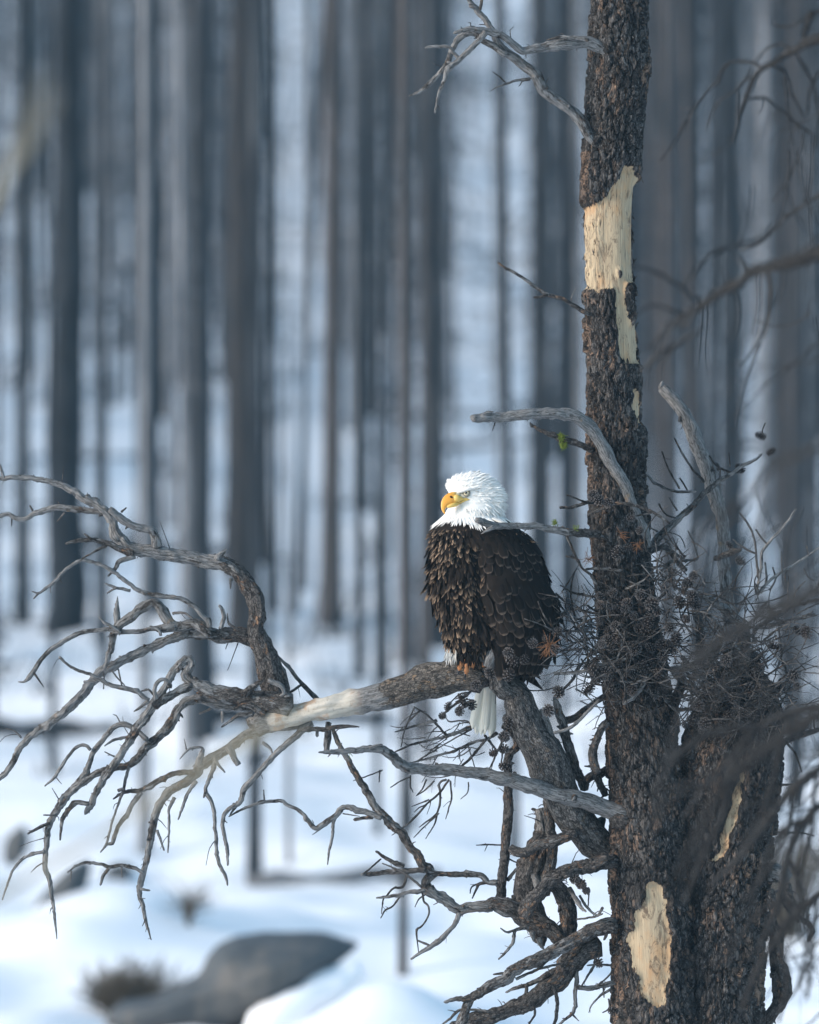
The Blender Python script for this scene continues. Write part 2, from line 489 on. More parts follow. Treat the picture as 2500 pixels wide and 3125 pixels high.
NEARTREES = [
 # px, base py, width px, material, label
 (205, 1935, 150, CHAR, "broadest blurred charred trunk, standing on the slope at the left", 0),
 (70, 1915, 62, CHAR, "dark blurred trunk beside the broad charred one, nearer the photo's edge"),
 (318, 2085, 40, CHAR, "thin blurred trunk just right of the broad charred one, foot low in the snow"),
 (470, 1880, 72, CHAR, "dark straight trunk above the raised arch of the dead branch"),
 (615, 2260, 112, CHAR, "wide grey-brown trunk with flared foot above the branch fork, low in the snow"),
 (735, 1950, 85, RUST, "brownish blurred trunk directly right of the flared grey-brown one"),
 (840, 1870, 34, CHAR, "thin dark pole behind the curved part of the arching branch"),
 (1010, 1915, 95, RUST, "brownish trunk left of the narrow black pole, in the middle of the slope"),
 (1098, 2080, 44, CHAR, "narrow black pole whose foot ends above the perch limb"),
 (1240, 2020, 75, RUST, "rust-tinged trunk rising right behind the eagle's beak"),
 (1330, 1980, 90, CHAR, "broad dark trunk hidden behind the eagle's head and body"),
 (780, 2712, 58, CHAR, "short-looking black trunk standing low in open snow under the perch limb"),
 (882, 2650, 24, GREYT, "slender grey sapling in open snow right of the low black trunk"),
 (440, 2610, 50, GREYT, "pale grey thin trunk low in the snow behind the hanging twigs"),
 (1232, 2985, 36, RUST, "thin reddish trunk lowest in the snow behind the curved brown branch"),
 (1640, 1990, 70, CHAR, "dark trunk between the eagle's back and the bark-covered pine"),
 (1745, 1900, 55, CHAR, "dark trunk nearest the left side of the standing pine"),
 (2035, 1950, 60, RUST, "rust-brown trunk close right of the standing pine"),
 (2120, 2000, 66, CHAR, "charred trunk behind the upright broken grey limb"),
 (2235, 2010, 108, CHAR, "broad charred trunk between upright broken limb and hanging cones"),
 (2330, 1960, 55, GREYT, "grey trunk behind the two hanging cones"),
 (2395, 2000, 70, CHAR, "dark trunk left of the one at the right edge"),
 (2475, 1980, 60, RUST, "brown trunk at the far right edge behind the crossing branches"),
 (560, 1830, 46, GREYT, "silvery trunk between dark straight trunk and flared one"),
 (930, 1800, 40, GREYT, "pale trunk standing in the bright snow gap of the stand"),
]
for i, t in enumerate(NEARTREES):
    tree_near(t[0], t[1], t[2] * .74, t[3], t[4], i, nb=6 if t[1] > 2500 else 30)
# a leaning dead pole crossing the bright gap
tree_near(900, 1880, 22, CHAR, "thin dead pole leaning against its neighbour in the bright gap", 3, lean=.05)

MID = []
gaps = [(835, 990, .10), (1390, 1500, .12), (1540, 1610, .12), (0, 40, .3)]
R = random.Random(21)
n_mid = 0
def in_gap(px):
    return any(a < px < b and R.random() > k for a, b, k in gaps)
far_cache = {}
for tries in range(4000):
    if n_mid >= 272: break
    d = 58 + 125 * R.random()
    px = R.uniform(-260, 2760) if tries % 5 else R.uniform(1960, 2600)
    if in_gap(px): continue
    x = (px - 1250) / 1000 * d / D0
    z = ground(x, d)
    mt = R.choice([CHAR, CHAR, CHAR, CHAR, GREYT, RUST] if d < 140 else [CHAR, GREYT, GREYT, CHAR, RUST])
    k = R.randrange(5)
    key = (k, mt.name)
    if key not in far_cache: far_cache[key] = FAR[k].mesh("burnt_pine", mt)
    o = bpy.data.objects.new("burnt_pine", far_cache[key]); link(o)
    s = R.uniform(.22, .46) if d < 82 else R.uniform(.26, .74)
    o.location = (x, d - D0, z)
    o.scale = (s, s, R.uniform(.34, 1.15)); o.rotation_euler = (R.gauss(0, .008), R.gauss(0, .012), R.uniform(0, 6.28))
    nm = {"charred bark": "thin blackened", "silvered snag": "thin silver-grey", "scorched orange bark": "thin rusty-brown"}[mt.name]
    MID.append((px, nm.replace("thin ", ""), o))
    n_mid += 1
# what tells one thin pole from the next: its colour and which two larger trunks it stands between
ANCH = [(0, "the left edge"), (70, "the trunk near the left edge"), (205, "the broadest charred trunk"), (318, "the low-footed thin trunk"), (470, "the straight trunk above the arch"), (615, "the flared grey-brown trunk"),
        (735, "the brownish trunk beside it"), (840, "the pole behind the arch"), (930, "the pale trunk in the bright gap"), (1010, "the brownish middle trunk"), (1098, "the narrow black pole"), (1240, "the rusty trunk by the beak"),
        (1330, "the trunk behind the eagle"), (1640, "the dark trunk by the eagle's back"), (1880, "the standing pine"), (2035, "the rust-brown trunk"), (2120, "the charred trunk beside it"), (2235, "the broad charred right trunk"),
        (2330, "the grey trunk behind the cones"), (2395, "the dark trunk right of it"), (2500, "the right edge")]
ORD = ["first", "second", "third", "fourth", "fifth", "sixth", "seventh", "eighth", "ninth", "tenth", "eleventh", "twelfth", "thirteenth", "fourteenth", "fifteenth", "sixteenth", "seventeenth", "eighteenth", "nineteenth", "twentieth", "twenty-first", "twenty-second"]
bins = {}
for px, nm, o in sorted(MID, key=lambda q: q[0]):
    i = sum(a <= px for a, _ in ANCH)
    bins.setdefault((i, nm), []).append(o)
for (i, nm), L in bins.items():
    for j, o in enumerate(L):
        if i == 0 or i == len(ANCH):
            tag(o, "thin " + nm + " pole just outside the " + ("left" if i == 0 else "right") + " edge of the view", "dead tree", "thin poles beyond the " + ("left" if i == 0 else "right") + " edge")
        else:
            tag(o, ("only" if len(L) == 1 else ORD[min(j, 21)]) + " thin " + nm + " pole rightward of " + ANCH[i - 1][1], "dead tree", "thin poles crowding the hillside")

# beyond them the stand thickens into one mass of poles
m, nt, bs = mat("poles of many tones"); g = NT(nt)
tcn = g.noise(g.scale(g.attr("tc").outputs["Vector"], (1, 1, .3)), 5, 4)
c = g.mix(g.attr("mask").outputs["Fac"], (.014, .016, .020), (.30, .30, .31))
c = g.mix(g.math('MULTIPLY', g.smooth(tcn.outputs["Fac"], .45, .65), .6), c, (.05, .053, .06))
g.l(c, bs.inputs["Base Color"]); POLES = m
mass = MB()
for i in range(860):
    d = R.uniform(100, 330)
    px = R.uniform(-420, 2920)
    if in_gap(px) : continue
    x = (px - 1250) / 1000 * d / D0; z = ground(x, d); h = R.uniform(4.5, 18); r = R.uniform(.024, .058)
    pts = [(x + R.uniform(-.05, .05) + R.uniform(-.02, .02) * q, d - D0 + R.uniform(-.05, .05), z + h * q, r * (1.15 - .75 * q)) for q in (0, .3, .6, 1)]
    tone = R.random() ** 3.2
    tube(mass, pts, 6, tone, rough=.05, wob=0, step=3)
    for k in range(26):
        q = R.uniform(.03, .95); a = R.uniform(0, 6.28); L = R.uniform(.3, 1.1)
        p0 = np.array((x, d - D0, z + h * q)); p1 = p0 + np.array((math.cos(a) * L, math.sin(a) * L, R.uniform(-.5, .15) * L)); p2 = p1 + np.array((0, 0, -.3 * L))
        w = np.array((0, 0, .014)); w2 = np.array((.012, 0, 0))
        for ww in (w, w2):
            mass.add([p0 - ww, p0 + ww, p1 + ww * .7, p2 + ww * .3, p2 - ww * .3, p1 - ww * .7], [(0, 1, 2, 5), (5, 2, 3, 4)], None, tone)
# unseen to the sides it goes on, thicker at left to shade the hill
for i in range(1300):
    d = R.uniform(68, 300); hw_ = 1.25 * d / D0 + 2.2
    x = -hw_ - R.uniform(0, 48) if i % 4 else hw_ + R.uniform(0, 25)
    z = ground(x, d); h = R.uniform(13, 19); r = R.uniform(.06, .14)
    tube(mass, [(x + R.uniform(-.02, .02) * q, d - D0, z + h * q, r * (1.15 - .8 * q)) for q in (-.02, .5, 1)], 5, 0, rough=.05, wob=0, step=4)
o = mass.build("distant_dead_forest", POLES)
tag(o, "far-off burnt forest reading as one blurred mass of poles high on the hillside", "forest", kind="stuff")

# brush and broken poles lying between the trunks
fall = MB()
for i in range(1000):
    d = 64 + 230 * R.random() ** 1.3; hw_ = 1.25 * d / D0 + 3
    x = R.uniform(-hw_, hw_); z = ground(x, d)
    if i % 14 == 0:
        L = R.uniform(.5, 2.6); a = R.gauss(0, .5) + (0 if i % 2 else math.pi); e = R.gauss(0, .08); r = R.uniform(.015, .05)
        dv = np.array((math.cos(a), math.sin(a), e)) * L / 2; c0 = np.array((x, d - D0, z + r * .7))
        tube(fall, [(*(c0 - dv), r), (*c0, r), (*(c0 + dv), r * .7)], 6, 0, rough=.05, wob=0, step=2)
    else:
        for k in range(7):
            a = R.uniform(0, 6.28); L = R.uniform(.12, .5)
            p0 = np.array((x + R.uniform(-.15, .15), d - D0, z - .03)); p1 = p0 + np.array((math.cos(a) * L * .6, math.sin(a) * L * .6, L))
            fall.add([p0 - (.012, 0, 0), p0 + (.012, 0, 0), p1], [(0, 1, 2)])
o = fall.build("deadfall", CHAR)
tag(o, "scattered brush and broken poles sticking out of the snow between the trunks", "brush", kind="stuff")

# fallen logs
def log(px, py, Lm, r, rot, label, mt=CHAR, tilt=0.0):
    x, d, z = at_ground(px, py)
    mb = MB()
    pts = [(-Lm / 2 + Lm * k / 6, 0, .03 * math.sin(k * 2.1), r * (1 - .06 * k)) for k in range(7)]
    tube(mb, pts, 10, 0, step=.2, flat_end=True)
    o = mb.build("fallen_log", mt)
    o.location = (x, d - D0, z + r * .6); o.rotation_euler = (0, tilt, rot)
    tag(o, label, "log", "fallen logs in the snow")
log(130, 2255, 1.15, .10, .05, "dark fallen log lying level in the snow at the left edge")
log(1050, 2725, 1.3, .055, .12, "log shape added for a thin shadow line in the snow beside the lone black trunk", GREYT, -.05)  # log form laid in place of a shadow line on the snow
log(900, 2210, 1.5, .07, -.1, "fallen log behind the perch limb's peeled part", CHAR)
log(560, 1700, 2.4, .08, .1, "fallen log lodged between trunks high on the slope", GREYT, .1)

# boulders
m, nt, bs = mat("boulder rock"); g = NT(nt)
geo = g.n("ShaderNodeTexCoord").outputs["Object"]
n1 = g.noise(geo, 3, 6, .65); n2 = g.noise(g.scale(geo, (3.2, 3.2, .5)), 1.7, 4)
c = g.mix(n1.outputs["Fac"], (.030, .036, .042), (.10, .108, .115))
c = g.mix(g.smooth(n2.outputs["Fac"], .5, .64), c, (.11, .105, .10))
g.l(c, bs.inputs["Base Color"]); g.bump(n1.outputs["Fac"], .7, .05, bs)
ROCK = m
def snow_cap(rock, pts, d):
    mb = MB()
    q = [((px - 1250) / 1000 * d / D0, d - D0 + dy, (1562.5 - py) / 1000 * d / D0, r) for px, py, dy, r in pts]
    tube(mb, q, 14, 0, rough=.22, wob=.25, step=.04)
    return mb.build("snow_cap", SNOW, rock)
def boulder(pts, d, thick, label, name="boulder", seed=0, mt=None):
    """a rounded rock whose face has the outline pts (photo pixels) at distance d and real depth behind it"""
    o2 = [((px - 1250) / 1000 * d / D0, (1562.5 - py) / 1000 * d / D0) for px, py in pts]
    o2 = np.array(o2); cen = o2.mean(0)
    rings = [(0.0, -.30), (.45, -.27), (.75, -.18), (.93, -.05), (1.0, .12), (1.0, .5), (.9, .85), (.5, 1.0), (0, 1.04)]
    # dense outline
    P2 = []
    for i in range(len(o2)):
        a, b, c_, d_ = o2[i - 1], o2[i], o2[(i + 1) % len(o2)], o2[(i + 2) % len(o2)]
        for t in (0, .25, .5, .75):
            P2.append(.5 * (2 * b + (c_ - a) * t + (2 * a - 5 * b + 4 * c_ - d_) * t * t + (3 * b - a - 3 * c_ + d_) * t ** 3))
    P2 = np.array(P2); n = len(P2)
    V = []
    for s, dd in rings:
        for q in P2:
            p = cen + (q - cen) * s
            w = mn.noise((p[0] * 1.6 + seed, p[1] * 1.6, dd * 2)) * .14 + mn.noise((p[0] * 5 + seed, p[1] * 4, dd * 5)) * .06
            V.append((p[0] + w * .5, d - D0 + dd * thick + w, p[1] + w * .4))
    F = [(i * n + j, i * n + (j + 1) % n, (i + 1) * n + (j + 1) % n, (i + 1) * n + j) for i in range(len(rings) - 1) for j in range(n)]
    mb = MB(); mb.add(V, F)
    o = mb.build(name, mt or ROCK)
    return tag(o, label, "boulder")
big = boulder([(300, 3160), (335, 3095), (440, 3075), (520, 3030), (600, 2985), (640, 2920), (695, 2874), (800, 2862), (960, 2868), (1040, 2890), (1062, 2915), (1010, 2965), (925, 3020), (850, 3070), (780, 3115), (700, 3160), (500, 3210)], 46.3, 1.1,
        "large dark blue-grey boulder jutting out of the snow at the bottom left", seed=3)
snow_cap(big, [(1100, 2960, -.05, .05), (1010, 2995, -.12, .08), (930, 3045, -.2, .09), (860, 3090, -.25, .10), (790, 3130, -.3, .10)], 46.3)
boulder([(60, 2850), (90, 2790), (140, 2720), (200, 2660), (250, 2650), (240, 2740), (205, 2850), (130, 2890)], 53, .5, "small dark leaning rock on snow under the hanging twigs at the left", seed=9)
boulder([(20, 2560), (60, 2530), (75, 2590), (50, 2640), (15, 2630)], 57, .35, "smallest dark stone showing in the snow near the left edge", seed=14)

boulder([(300, 2700), (320, 2660), (350, 2640), (390, 2660), (380, 2710), (340, 2730)], 58, .3, "little dark stone in the snow near the pale grey thin trunk", seed=21)
boulder([(880, 2470), (900, 2440), (960, 2435), (985, 2465), (960, 2490), (900, 2490)], 63, .3, "low dark stone in the snow behind the twigs left of the grey spar", seed=24)

# low brown shrubs in the snow
m, nt, bs = mat("dry shrub"); g = NT(nt)
inf = g.attr("tc").outputs["Vector"]
g.l(g.mix(g.noise(inf, 9, 2).outputs["Fac"], (.045, .036, .028), (.15, .12, .085)), bs.inputs["Base Color"])
SHRUB = m
def shrub(px, py, h, w, n, label, d0=45.0, seed=1):
    x, d, z = at_ground(px, py, d0)
    R = random.Random(seed); mb = MB()
    for i in range(n):
        a = R.uniform(0, 6.28); e = R.uniform(.1, 1) * w
        p0 = np.array((R.uniform(-.2, .2) * w, R.uniform(-.2, .2) * w, -.05))
        p2 = np.array((math.cos(a) * e, math.sin(a) * e, h * R.uniform(.45, 1)))
        p1 = (p0 + p2) / 2 + np.array((0, 0, h * .15))
        tube(mb, [(*p0, .007), (*p1, .005), (*p2, .002)], 4, 0, step=.15)
        for k in range(4):
            q = p1 + (p2 - p1) * R.random()
            tube(mb, [(*q, .004), (*(q + np.array((R.uniform(-.16, .16), R.uniform(-.16, .16), R.uniform(-.05, .2)))), .002)], 4, 0, step=.15)
    o = mb.build("bare_shrub", SHRUB); o.location = (x, d - D0, z)
    tag(o, label, "shrub")
shrub(400, 3118, .22, .34, 150, "dense brown shrub poking from the snow at the dark boulder's left end", seed=2)
shrub(575, 2840, .16, .07, 14, "small pale tuft of stems in open snow above the dark boulder", seed=5)
shrub(2400, 2880, .7, .5, 70, "brown shrub in the snow behind the standing pine's right stem", seed=6)

# the cold air between here and the far hillside
hz = bpy.data.materials.new("cold haze"); hz.use_nodes = True; hn = hz.node_tree; hn.nodes.clear()
ho = hn.nodes.new("ShaderNodeOutputMaterial"); hv_ = hn.nodes.new("ShaderNodeVolumePrincipled")
hv_.inputs["Color"].default_value = (.38, .70, .95, 1); hv_.inputs["Density"].default_value = .0009; hv_.inputs["Anisotropy"].default_value = .2
hn.links.new(hv_.outputs[0], ho.inputs["Volume"])
mb = MB()
X0, X1, Y0, Y1, Z0, Z1 = -600, 600, -80, 1300, -8, 130
mb.add([(x, y, z) for z in (Z0, Z1) for y in (Y0, Y1) for x in (X0, X1)], [(0, 2, 3, 1), (4, 5, 7, 6), (0, 1, 5, 4), (2, 6, 7, 3), (0, 4, 6, 2), (1, 3, 7, 5)])
tag(mb.build("haze", hz, smooth=False), "thin cold blue haze filling the valley air", kind="stuff")
# ------------------------------------------------------------------ the standing pine: two stems with real bark relief
def h2(ix, iy, k):
    v = np.sin(ix * 127.1 + iy * 311.7 + k * 74.7) * 43758.5453
    return v - np.floor(v)
def worley(u, v, wrap):
    """cell noise on a wrapped sheet: distance to nearest, gap to second, cell random"""
    iu, iv = np.floor(u), np.floor(v)
    f1 = np.full(u.shape, 9.0); f2 = np.full(u.shape, 9.0); cid = np.zeros(u.shape)
    for du in (-1, 0, 1):
        for dv in (-1, 0, 1):
            cu = iu + du; cv = iv + dv; w = np.mod(cu, wrap)
            d = np.hypot(cu + h2(w, cv, 1) - u, cv + h2(w, cv, 2) - v)
            near = d < f1
            f2 = np.where(near, f1, np.minimum(f2, d)); cid = np.where(near, h2(w, cv, 3), cid); f1 = np.where(near, d, f1)
    return f1, f2 - f1, cid

def inpoly(X, Y, poly):
    c = np.zeros(X.shape, bool); n = len(poly)
    for i in range(n):
        x1, y1 = poly[i]; x2, y2 = poly[i - 1]
        with np.errstate(divide='ignore', invalid='ignore'):
            hit = ((y1 > Y) != (y2 > Y)) & (X < (x2 - x1) * (Y - y1) / (y2 - y1 + 1e-12) + x1)
        c ^= hit
    return c
def cv(crop, pts):
    ox, oy, s = CROPS[crop]
    return [(ox + x * s, oy + y * s) for x, y in pts]

BARE = [cv('F', [(1510, 1085), (1560, 1098), (1572, 1200), (1660, 1215), (1660, 1900), (1230, 1900), (1235, 1500), (1250, 1362), (1330, 1335), (1400, 1290), (1430, 1215), (1480, 1160)]),
        cv('G', [(160, -60), (600, -60), (600, 620), (600, 890), (440, 880), (405, 800), (395, 720), (385, 600), (378, 470), (374, 330), (350, 420), (325, 318), (285, 345), (262, 450), (238, 350), (212, 395), (165, 300)]),
        cv('G', [(512, 1060), (560, 1090), (565, 1320), (535, 1265), (500, 1170)]),
        cv('J', [(600, 765), (660, 790), (700, 900), (710, 1050), (740, 1200), (745, 1300), (715, 1450), (705, 1600), (640, 1600), (540, 1500), (530, 1400), (490, 1330), (490, 1250), (445, 1170), (450, 1110), (495, 1090), (500, 980), (560, 910), (570, 830)]),
        cv('J', [(1205, 0), (1218, 20), (1185, 250), (1165, 420), (1115, 510), (1085, 620), (1020, 665), (1000, 640), (1060, 560), (1080, 450), (1120, 330), (1140, 200)]),
        cv('R', [(490, 1440), (530, 1480), (520, 1530), (490, 1500)]),
        cv('R', [(1270, 1780), (1240, 1790), (1180, 1660)])]
ISLE = [cv('G', [(450, 350), (490, 350), (500, 450), (500, 640), (480, 640), (460, 560), (440, 500)]),
        cv('G', [(395, 270), (430, 262), (425, 320), (400, 325)])]

PATCHY = [cv('F', [(1200, 1340), (1340, 1320), (1400, 1270), (1380, 1500), (1360, 1725), (1370, 1900), (1200, 1900)]), cv('G', [(140, -60), (285, -60), (270, 150), (300, 315), (170, 345)]), cv('F', [(1430, 1210), (1520, 1120), (1500, 1200), (1440, 1290)])]
pine = empty("twin_stemmed_pine", (0, 0, 0))
tag(pine, "dead pine with two bark-covered stems, dead limbs and many cones, the eagle's perch tree", "dead tree")

def stem(name, rows, dep, z_top, z_bot, relief, top_cap=False, res=.0042, label=None):
    """rows: (photo y, left x, right x); the stem is round, its axis dep metres behind the eagle"""
    rows = np.array(rows, float)
    Y = np.arange(rows[0, 0], rows[-1, 0], res * 1000)
    # smooth interpolation
    L = np.interp(Y, rows[:, 0], rows[:, 1]); Rr = np.interp(Y, rows[:, 0], rows[:, 2])
    ker = np.hanning(61); ker /= ker.sum()
    pad = lambda q: np.convolve(np.pad(q, 30, mode='edge'), ker, 'valid')
    L, Rr = pad(L), pad(Rr)
    s = (D0 + dep) / D0
    cx = ((L + Rr) / 2 - 1250) / 1000 * s; rad = (Rr - L) / 2 / 1000 * s - relief * .5
    cz = (1562.5 - Y) / 1000 * s
    n = int(2 * math.pi * rad.mean() / res) // 2 * 2
    th = np.arange(n) * 2 * math.pi / n
    TH, ZZ = np.meshgrid(th, cz); RR = np.repeat(rad[:, None], n, 1); CX = np.repeat(cx[:, None], n, 1)
    nu = max(6, int(2 * math.pi * rad.mean() / .022)); u = TH / (2 * math.pi) * nu
    wob = .35 * np.sin(ZZ * 31 + TH * 3) + .2 * np.sin(ZZ * 77 + TH * 7)
    f1, ed, cid = worley(u + wob, ZZ / .044 + .4 * np.sin(TH * 5 + ZZ * 9), nu)
    nu2 = nu * 3; u2 = TH / (2 * math.pi) * nu2
    g1, ed2, cid2 = worley(u2 + .3 * np.sin(ZZ * 60), ZZ / .017, nu2)
    plate = np.clip(ed / .16, 0, 1)
    hgt = relief * 1.25 * (plate * (.30 + .95 * cid) * .9 + .22 * np.clip(ed2 / .22, 0, 1) * (.3 + cid2) - .1)
    lump = rad.mean() * .05 * (np.sin(TH * 2 + ZZ * 2.3) * .6 + np.sin(TH * 3 - ZZ * 4.1 + 1) * .4)
    # where the bark is missing
    px = (CX + RR * np.cos(TH)) / s * 1000 + 1250; py = 1562.5 - ZZ / s * 1000
    jx = 4 * np.sin(py * .031 + 2 * np.sin(py * .017)) + 2 * np.sin(py * .11 + px * .07)
    front = np.sin(TH) < .45
    w = np.zeros(px.shape, bool)
    for q in BARE: w |= inpoly(px + jx, py + jx * .8, q)
    for q in ISLE: w &= ~inpoly(px + jx * .5, py, q)
    w &= front
    w = w.astype(float)
    side = np.exp(-(((TH - 3.35) / .42) ** 2)) * (ZZ < 1.1)  # left flank: flaked bark, with warm side light put into its tan colour
    for q in PATCHY: w *= np.where(inpoly(px + jx, py, q), .80, 1.0)
    for _ in range(6):
        w = (w + np.roll(w, 1, 0) + np.roll(w, -1, 0) + np.roll(w, 1, 1) + np.roll(w, -1, 1)) / 5
    hgt = hgt * (1 - w) - relief * .55 * w
    R2 = RR + lump * (1 - .0 * w) + hgt
    X = CX + R2 * np.cos(TH); YY = dep + R2 * np.sin(TH)
    V = np.stack([X, YY, ZZ], -1).reshape(-1, 3)
    sd = rnd.random() * 50
    TC = np.stack([np.cos(TH) * RR + sd, np.sin(TH) * RR, ZZ], -1).reshape(-1, 3)
    m_ = len(Y)
    I = np.arange(m_ - 1)[:, None] * n + np.arange(n)[None]
    J = np.arange(m_ - 1)[:, None] * n + (np.arange(n)[None] + 1) % n
    Fq = np.stack([I, I + n, J + n, J], -1).reshape(-1, 4)
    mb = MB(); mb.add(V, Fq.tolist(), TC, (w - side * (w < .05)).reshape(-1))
    # close the ends; the foot runs on into the snow
    if top_cap:
        k = len(V); tip = V[:n].mean(0) + (0, 0, .03)
        mb.add([tip], [], [TC[0]], .9)
        mb.f += [(j, (j + 1) % n, k) for j in range(n)]
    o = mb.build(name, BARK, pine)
    if label: o["label"] = label
    return o, (Y, cx, rad, dep, s)

S1 = [(-1500, 1832, 1960), (-500, 1815, 1965), (0, 1808, 1970), (150, 1800, 1975), (250, 1795, 1975), (300, 1794, 1962), (480, 1782, 1950), (640, 1778, 1936), (800, 1784, 1938), (1000, 1796, 1950), (1300, 1800, 1962), (1500, 1797, 1966),
      (1700, 1812, 1978), (1900, 1826, 2005), (2050, 1842, 2035), (2200, 1852, 2065), (2400, 1862, 2085), (2600, 1864, 2098), (2800, 1870, 2112), (3000, 1874, 2125), (3130, 1872, 2135), (3500, 1860, 2170), (4400, 1830, 2240), (5400, 1800, 2300)]
S2 = [(1990, 2225, 2290), (2060, 2190, 2330), (2130, 2150, 2372), (2190, 2106, 2392), (2260, 2078, 2390), (2330, 2070, 2386), (2480, 2076, 2372), (2620, 2070, 2352), (2800, 2066, 2334), (3000, 2060, 2322), (3130, 2050, 2316), (3500, 2030, 2310), (4400, 1960, 2300), (5400, 1900, 2310)]
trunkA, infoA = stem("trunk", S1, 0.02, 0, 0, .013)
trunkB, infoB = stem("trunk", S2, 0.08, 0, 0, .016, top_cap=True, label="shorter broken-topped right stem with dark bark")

def flakes(info, n, ylo, yhi, name="bark_flakes"):
    """curled scales of bark standing off a stem, joined: nobody could count them"""
    Y, cx, rad, dep, s = info
    mb = MB(); R = random.Random(5)
    for i in range(n):
        py = R.uniform(ylo, yhi); k = int(np.searchsorted(Y, py)); k = min(k, len(Y) - 1)
        th = R.uniform(0, 2 * math.pi)
        if R.random() < .6: th = R.choice([R.gauss(0, .45), R.gauss(math.pi, .45)])
        px = ((cx[k] + rad[k] * math.cos(th)) / s * 1000 + 1250)
        if math.sin(th) < .1 and any(inpoly(np.array([px]), np.array([py]), q)[0] for q in BARE): continue
        r0 = rad[k] + .002
        nrm = np.array((math.cos(th), math.sin(th), 0)); tg = np.array((-math.sin(th), math.cos(th), 0)); up = np.array((0, 0, 1.0))
        w = R.uniform(.003, .009); L = R.uniform(.006, .024); lift = R.uniform(.002, .011)
        sgn = R.choice([-1, 1]); tw = R.uniform(-.4, .4)
        p = np.array((cx[k], dep, (1562.5 - py) / 1000 * s)) + nrm * r0
        up = up * sgn + tg * tw
        a = p - tg * w / 2; b = p + tg * w / 2
        c_ = p + up * L * .6 + nrm * lift * .6; e = p + up * L + nrm * lift
        V = [a, b, c_ + tg * w * .45, e + tg * w * R.uniform(-.2, .3), c_ - tg * w * .5]
        V += [v - nrm * .002 for v in V]
        F = [(0, 1, 2, 4), (2, 3, 4), (6, 5, 9, 7), (8, 7, 9), (1, 6, 7, 2), (2, 7, 8, 3), (3, 8, 9, 4), (4, 9, 5, 0)]
        mb.add(V, F, np.array(V) + R.random() * 3, 0.0)
    o = mb.build(name, BARK, pine, smooth=False); o["kind"] = "stuff"
flakes(infoA, 3000, -50, 3130)
flakes(infoB, 1300, 2160, 3130)

